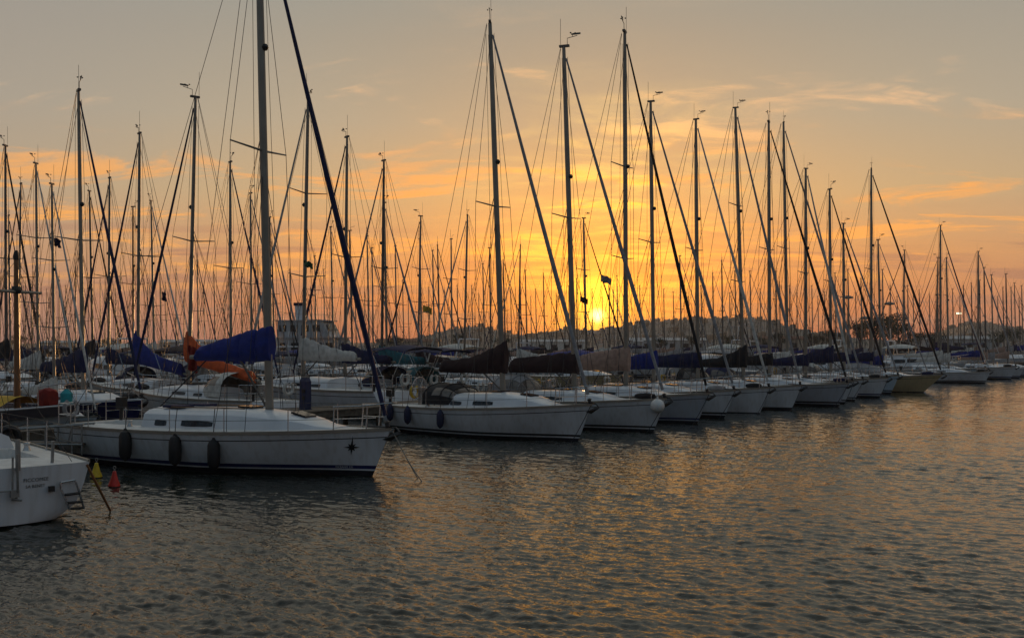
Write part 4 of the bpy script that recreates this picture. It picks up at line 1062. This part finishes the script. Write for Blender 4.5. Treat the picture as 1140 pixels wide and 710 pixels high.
# harbour lamps
EM = bpy.data.materials.new('lit_floodlight'); EM.use_nodes = True; b_ = EM.node_tree.nodes['Principled BSDF']; b_.inputs['Emission Color'].default_value = (1, .82, .5, 1); b_.inputs['Emission Strength'].default_value = 2.2
for k, (px, py, lit, lab) in enumerate(((944, 331, 0, 'mushroom headed lamp post right of the peaked navy cover mast'), (990, 338, 0, 'mushroom headed lamp post right of the cream hull mast'), (963, 354, 0, 'shorter mushroom headed lamp post left of the cream hull mast'), (1067, 349, 1, 'lit floodlight on a post near the right edge'))):
    d = 236 + 4 * k; H = gz(py, d + 12) - .2; r = empty('lamp_post', (gx(px, d + 12), d + 12, 1.38)); H = (H - 1.38)
    mb = MB(); mb.tube([(0, 0, 0), (0, 0, H)], [.16, .09], 8); mb.build('pole', ALUD, r)
    if lit:
        mb = MB(); mb.box((0, -.1, H + .25), (1.5, .25, .5)); mb.build('lamp_housing', ALUD, r, False)
        mb = MB(); mb.box((0, -.25, H + .25), (1.35, .04, .42)); mb.build('lamp', EM, r, False)
    else:
        mb = MB(); mb.lathe([(.1, -.2), (1.35, .0), (1.3, .3), (.6, .6), (.1, .7)], 14, (0, 0, H)); mb.build('lamp_head', ALUD, r)
    tag(r, lab, 'lamp post')

# ------------------------------------------------------------------ water
W = bpy.data.materials.new('harbour_water'); W.use_nodes = True; nt = W.node_tree; N, L_ = nt.nodes, nt.links
b = N['Principled BSDF']; b.inputs['Base Color'].default_value = (.012, .017, .012, 1); b.inputs['Roughness'].default_value = .03; b.inputs['Specular IOR Level'].default_value = .85; b.inputs['IOR'].default_value = 1.33
tc = N.new('ShaderNodeTexCoord')
def wn(scale, sx, sy, rot, det, h):
    m = N.new('ShaderNodeMapping'); m.inputs['Scale'].default_value = (sx, sy, 1); m.inputs['Rotation'].default_value = (0, 0, R(rot)); L_.new(tc.outputs['Object'], m.inputs['Vector'])
    n = N.new('ShaderNodeTexNoise'); n.inputs['Scale'].default_value = scale; n.inputs['Detail'].default_value = det; n.inputs['Roughness'].default_value = .55; L_.new(m.outputs[0], n.inputs['Vector'])
    q = N.new('ShaderNodeMath'); q.operation = 'MULTIPLY'; q.inputs[1].default_value = h; L_.new(n.outputs['Fac'], q.inputs[0]); return q
def addm(a, b2):
    q = N.new('ShaderNodeMath'); q.operation = 'ADD'; L_.new(a.outputs[0], q.inputs[0]); L_.new(b2.outputs[0], q.inputs[1]); return q
hgt = addm(wn(20.0, .9, 1.1, 12, 1, .0035), wn(6.5, .75, 1.2, 24, 2, .013))
bp = N.new('ShaderNodeBump'); bp.inputs['Strength'].default_value = 1.0; bp.inputs['Distance'].default_value = 1.0; L_.new(hgt.outputs[0], bp.inputs['Height']); L_.new(bp.outputs['Normal'], b.inputs['Normal'])
import numpy as np
def water_mesh():
    rs = np.random.RandomState(5); ys = [5.0]
    while ys[-1] < 130: ys.append(ys[-1] + max(.030, .0026 * ys[-1]))
    Y = np.array(ys); nc = 1000; K = np.linspace(-.80, .80, nc); nr = len(Y)
    XX = K[None, :] * Y[:, None]; YY = np.repeat(Y[:, None], nc, 1); Z = np.zeros_like(XX)
    dxs = (K[1] - K[0]) * Y; dys = np.gradient(Y); sp = np.maximum(dxs, dys)[:, None]
    nw = 130; tot = .285
    for i in range(nw):
        lam = .11 * (1.6 / .11) ** (((i + rs.rand()) / nw) ** 1.25); th = math.radians(-90 - 33 + rs.randn() * 30); k = 2 * math.pi / lam
        amp = tot * math.sqrt(2 / nw) * lam / (2 * math.pi) * (1.35 if lam < .27 else (1.0 if lam < .40 else (.55 if lam < .7 else .30)))
        q = np.clip((lam / sp - 1.9) / 1.4, 0, 1)
        wob = .5 * np.sin(XX * .31 + i) + .5 * np.sin(YY * .27 + XX * .11 + 2 * i)
        ph = k * (XX * math.cos(th) + YY * math.sin(th)) + rs.rand() * 6.283 + wob
        sw = np.sin(ph); Z += amp * q * (sw + .22 * np.cos(2 * ph))
    gust = .78 + .26 * np.sin(XX * .21 + YY * .06 + 1.3) * np.sin(YY * .17 - XX * .05) + .14 * np.sin(XX * .55 + YY * .33)
    edge = np.clip(np.minimum(np.minimum((YY - 5) / 1.0, (130 - YY) / 8), (.80 - np.abs(K))[None, :] / .03), 0, 1)
    Z *= gust * edge
    nv = nr * nc; co = np.stack([XX, YY, Z], 2).reshape(-1, 3)
    ext = np.array([(-1500, -300, 0), (1500, -300, 0), (1500, 5, 0), (-1500, 5, 0), (1500, 130, 0), (-1500, 130, 0), (1500, 900, 0), (-1500, 900, 0)], float)
    co = np.concatenate([co, ext]); idx = np.arange(nv).reshape(nr, nc)
    quads = np.stack([idx[:-1, :-1], idx[:-1, 1:], idx[1:, 1:], idx[1:, :-1]], 2).reshape(-1, 4)
    e = nv; A, B, C_, D_ = idx[0, 0], idx[0, -1], idx[-1, -1], idx[-1, 0]
    quads = np.concatenate([quads, np.array([(e, e + 1, e + 2, e + 3), (e + 3, A, D_, e + 5), (B, e + 2, e + 4, C_), (e + 5, e + 4, e + 6, e + 7)])]).astype(np.int32)
    me = bpy.data.meshes.new('water'); me.vertices.add(len(co)); me.vertices.foreach_set('co', co.astype(np.float32).ravel())
    me.loops.add(quads.size); me.loops.foreach_set('vertex_index', quads.ravel()); me.polygons.add(len(quads)); me.polygons.foreach_set('loop_start', np.arange(0, quads.size, 4, dtype=np.int32))
    me.update(calc_edges=True); me.polygons.foreach_set('use_smooth', [True] * len(quads)); me.materials.append(W)
    o = bpy.data.objects.new('water', me); COL.objects.link(o); return o
tag(water_mesh(), kind='structure')

HZ = bpy.data.materials.new('haze_air'); HZ.use_nodes = True; nt = HZ.node_tree; nt.nodes.clear()
ho = nt.nodes.new('ShaderNodeOutputMaterial'); pv = nt.nodes.new('ShaderNodeVolumePrincipled'); pv.inputs['Density'].default_value = .0002; pv.inputs['Color'].default_value = (.85, .85, .85, 1); pv.inputs['Anisotropy'].default_value = .2
nt.links.new(pv.outputs[0], ho.inputs['Volume'])
mb = MB(); mb.box((0, 1000, 33), (3400, 2900, 74))
tag(mb.build('haze', HZ, None, False), kind='stuff')
# ------------------------------------------------------------------ sky, sun, camera
wd = bpy.data.worlds.new('World'); scene.world = wd; wd.use_nodes = True; nt = wd.node_tree; N, L_ = nt.nodes, nt.links
bg = N['Background']; tc = N.new('ShaderNodeTexCoord')
def M_(op, a, b=None, c=None):
    q = N.new('ShaderNodeMath'); q.operation = op
    for i, v in enumerate((a, b, c)):
        if v is None: continue
        if isinstance(v, (int, float)): q.inputs[i].default_value = v
        else: L_.new(v, q.inputs[i])
    return q.outputs[0]
def VM(op, a, b=None):
    q = N.new('ShaderNodeVectorMath'); q.operation = op
    for i, v in enumerate((a, b)):
        if v is None: continue
        if isinstance(v, tuple): q.inputs[i].default_value = v
        else: L_.new(v, q.inputs[i])
    return q.outputs['Value'] if op in ('DOT_PRODUCT', 'LENGTH') else q.outputs['Vector']
def srgb(r, g, b): return tuple(((c / 255 + .055) / 1.055) ** 2.4 if c > 10 else c / 3294.6 for c in (r, g, b))
def ramp(fac, stops):
    q = N.new('ShaderNodeValToRGB'); e = q.color_ramp.elements
    while len(e) < len(stops): e.new(.5)
    for s, (p, c) in zip(e, stops): s.position = p; s.color = tuple(c) + (1,)
    L_.new(fac, q.inputs['Fac']); return q.outputs['Color']
def mixc(f, a, b, mode='MIX'):
    q = N.new('ShaderNodeMix'); q.data_type = 'RGBA'; q.blend_type = mode; q.clamp_factor = True
    if isinstance(f, (int, float)): q.inputs[0].default_value = f
    else: L_.new(f, q.inputs[0])
    for i, v in ((6, a), (7, b)):
        if isinstance(v, tuple): q.inputs[i].default_value = v + ((1,) if len(v) == 3 else ())
        else: L_.new(v, q.inputs[i])
    return q.outputs[2]
D = VM('NORMALIZE', tc.outputs['Generated'])
sx = N.new('ShaderNodeSeparateXYZ'); L_.new(D, sx.inputs[0]); dx, dy, dz = sx.outputs
elev = M_('MULTIPLY', M_('ARCSINE', dz), 57.2958)
ef = M_('DIVIDE', M_('MAXIMUM', elev, 0.0), 40.0)
front = ramp(ef, [(0, srgb(178, 106, 88)), (2.2 / 40, srgb(192, 118, 86)), (5 / 40, srgb(205, 146, 96)), (8.5 / 40, srgb(192, 164, 124)), (12.5 / 40, srgb(172, 161, 140)), (17 / 40, srgb(157, 152, 139)), (20.5 / 40, srgb(145, 148, 142)), (26 / 40, srgb(172, 171, 158)), (1, srgb(164, 168, 164))])
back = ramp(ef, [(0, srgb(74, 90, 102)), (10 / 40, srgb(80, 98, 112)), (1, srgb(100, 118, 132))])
SD = Vector((math.sin(SUN_AZ) * math.cos(SUN_EL), math.cos(SUN_AZ) * math.cos(SUN_EL), math.sin(SUN_EL)))
hl = M_('SQRT', M_('ADD', M_('MULTIPLY', dx, dx), M_('MULTIPLY', dy, dy)))
ca = M_('DIVIDE', M_('ADD', M_('MULTIPLY', dx, math.sin(SUN_AZ)), M_('MULTIPLY', dy, math.cos(SUN_AZ))), M_('MAXIMUM', hl, .001))
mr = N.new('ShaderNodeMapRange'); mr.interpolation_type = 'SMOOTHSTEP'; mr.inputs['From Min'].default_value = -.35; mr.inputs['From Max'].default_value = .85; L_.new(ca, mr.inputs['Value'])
ms = N.new('ShaderNodeMapRange'); ms.interpolation_type = 'SMOOTHSTEP'; ms.inputs['From Min'].default_value = math.cos(R(9)); ms.inputs['From Max'].default_value = math.cos(R(34)); ms.inputs['To Max'].default_value = .42; L_.new(ca, ms.inputs['Value'])
front = mixc(ms.outputs[0], front, srgb(152, 142, 136))
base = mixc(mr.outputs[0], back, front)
# angular distance from the sun, squashed a little so the glow follows the cloud bands
sep = M_('MULTIPLY', M_('ARCCOSINE', M_('MINIMUM', VM('DOT_PRODUCT', D, tuple(SD)), 1.0)), 57.2958)
cl = N.new('ShaderNodeCombineXYZ'); den = M_('ADD', M_('MAXIMUM', dz, 0.0), .09)
L_.new(M_('DIVIDE', dx, den), cl.inputs[0]); L_.new(M_('DIVIDE', dy, den), cl.inputs[1])
def cloud(scale, stretch, det, off, dist=.4):
    m = N.new('ShaderNodeMapping'); m.inputs['Scale'].default_value = (1, stretch, 1); m.inputs['Location'].default_value = off; m.inputs['Rotation'].default_value = (0, 0, R(9)); L_.new(cl.outputs[0], m.inputs['Vector'])
    n = N.new('ShaderNodeTexNoise'); n.inputs['Scale'].default_value = scale; n.inputs['Detail'].default_value = det; n.inputs['Distortion'].default_value = dist; n.inputs['Roughness'].default_value = .6; L_.new(m.outputs[0], n.inputs['Vector']); return n.outputs['Fac']
def mapr(v, a, b, lo=0.0, hi=1.0):
    q = N.new('ShaderNodeMapRange'); q.interpolation_type = 'SMOOTHSTEP'
    for nm, x in (('From Min', a), ('From Max', b), ('To Min', lo), ('To Max', hi)): q.inputs[nm].default_value = x
    L_.new(v, q.inputs['Value']); return q.outputs[0]
c1_ = cloud(1.1, 1.7, 9, (3.1, 1.7, 0), .7); c2_ = cloud(.6, 2.4, 8, (7.7, 4.2, 0), .6); c3_ = cloud(2.6, 1.4, 8, (1.3, 9.1, 0), .9)
def ex(k, v): return M_('POWER', 2.71828, M_('MULTIPLY', v, -1.0 / k))
SB = Vector((math.sin(SUN_AZ + .01), math.cos(SUN_AZ + .01), math.sin(R(6.2)))).normalized()
sepb = M_('MULTIPLY', M_('ARCCOSINE', M_('MINIMUM', VM('DOT_PRODUCT', D, tuple(SB)), 1.0)), 57.2958)
near = M_('POWER', 2.71828, M_('MULTIPLY', M_('MULTIPLY', sepb, sepb), -1 / 34.0))
warm = base
# pale wisps high up, peach-orange streaks lower down
high = M_('MULTIPLY', M_('MULTIPLY', mapr(c1_, .53, .64), mapr(c3_, .40, .66)), M_('MULTIPLY', mapr(elev, 8, 11), mapr(elev, 20, 15)))
warm = mixc(M_('MULTIPLY', high, .75), warm, srgb(236, 192, 146))
lit = M_('MULTIPLY', mapr(c1_, .50, .60), M_('MULTIPLY', mapr(elev, 2.5, 4.5), mapr(elev, 13, 8)))
warm = mixc(M_('MULTIPLY', lit, M_('MULTIPLY', mapr(c3_, .26, .56), 1.0)), warm, srgb(244, 168, 88))
dark = M_('MULTIPLY', mapr(c2_, .47, .57), M_('MULTIPLY', mapr(elev, .6, 1.8), mapr(elev, 8.0, 4.5)))
warm = mixc(M_('MULTIPLY', dark, .75), warm, srgb(160, 112, 98))
# reddening round the sun, then the yellow cloud light above it
redf = M_('SUBTRACT', 1.0, M_('MULTIPLY', ex(8.5, sep), .98)); gf = M_('ADD', M_('MULTIPLY', redf, .45), .55)
cbn = N.new('ShaderNodeCombineXYZ'); cbn.inputs[0].default_value = 1; L_.new(gf, cbn.inputs[1]); L_.new(redf, cbn.inputs[2])
warm = VM('MULTIPLY', warm, cbn.outputs[0])
def scaled(col, f):
    q = N.new('ShaderNodeVectorMath'); q.operation = 'SCALE'; q.inputs[0].default_value = col; L_.new(f, q.inputs['Scale']); return q.outputs[0]
warm = VM('ADD', warm, scaled((.85, .20, .0), ex(4.5, sep)))
warm = VM('ADD', warm, scaled((.60, .36, .015), M_('MULTIPLY', near, M_('ADD', .12, M_('MULTIPLY', 1.25, M_('MULTIPLY', mapr(c3_, .36, .62), mapr(c1_, .38, .58)))))))
warm = VM('ADD', warm, scaled((1.9, 1.15, .10), ex(1.25, sep)))
SC = Vector((math.sin(SUN_AZ), math.cos(SUN_AZ), math.sin(SUN_EL + R(1.1)))).normalized()
sepc = M_('MULTIPLY', M_('ARCCOSINE', M_('MINIMUM', VM('DOT_PRODUCT', D, tuple(SC)), 1.0)), 57.2958)
warm = VM('ADD', warm, scaled((.6, .42, .0), M_('POWER', 2.71828, M_('MULTIPLY', M_('MULTIPLY', sepc, sepc), -1 / 1.6))))
warm = VM('ADD', warm, scaled((7, 4.4, 1.1), mapr(sep, .55, .08)))
sk = N.new('ShaderNodeTexSky'); sk.sky_type = 'NISHITA'; sk.sun_disc = False; sk.sun_elevation = SUN_EL; sk.sun_rotation = SUN_AZ; sk.dust_density = 2.0
tot = VM('ADD', warm, VM('MULTIPLY', sk.outputs[0], (.02, .02, .02)))
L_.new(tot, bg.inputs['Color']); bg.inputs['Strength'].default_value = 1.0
sun = bpy.data.lights.new('sun', 'SUN'); sun.energy = 2.0; sun.angle = R(.6); sun.color = (1, .52, .20)
so = bpy.data.objects.new('sun', sun); COL.objects.link(so); so.rotation_euler = (-SD).to_track_quat('-Z', 'Y').to_euler()

cam = bpy.data.cameras.new('camera'); cam.sensor_width = 36; cam.lens = 36 * F0 / 1140; cam.clip_end = 8000; cam.clip_start = .1
cam.shift_y = (HY - 355) / 1140
co = bpy.data.objects.new('camera', cam); COL.objects.link(co); co.location = (0, 0, CAMH); co.rotation_euler = (R(90), 0, 0); scene.camera = co
scene.view_settings.view_transform = 'Standard'; scene.view_settings.look = 'None'; scene.view_settings.exposure = 0; scene.view_settings.gamma = 1
scene.render.engine = 'CYCLES'
scene.cycles.max_bounces = 6; scene.cycles.glossy_bounces = 3; scene.cycles.diffuse_bounces = 2; scene.cycles.caustics_reflective = False; scene.cycles.caustics_refractive = False
scene.cycles.use_denoising = True; scene.cycles.denoising_prefilter = 'ACCURATE'; scene.cycles.denoising_input_passes = 'RGB_ALBEDO_NORMAL'; scene.cycles.sample_clamp_indirect = 4
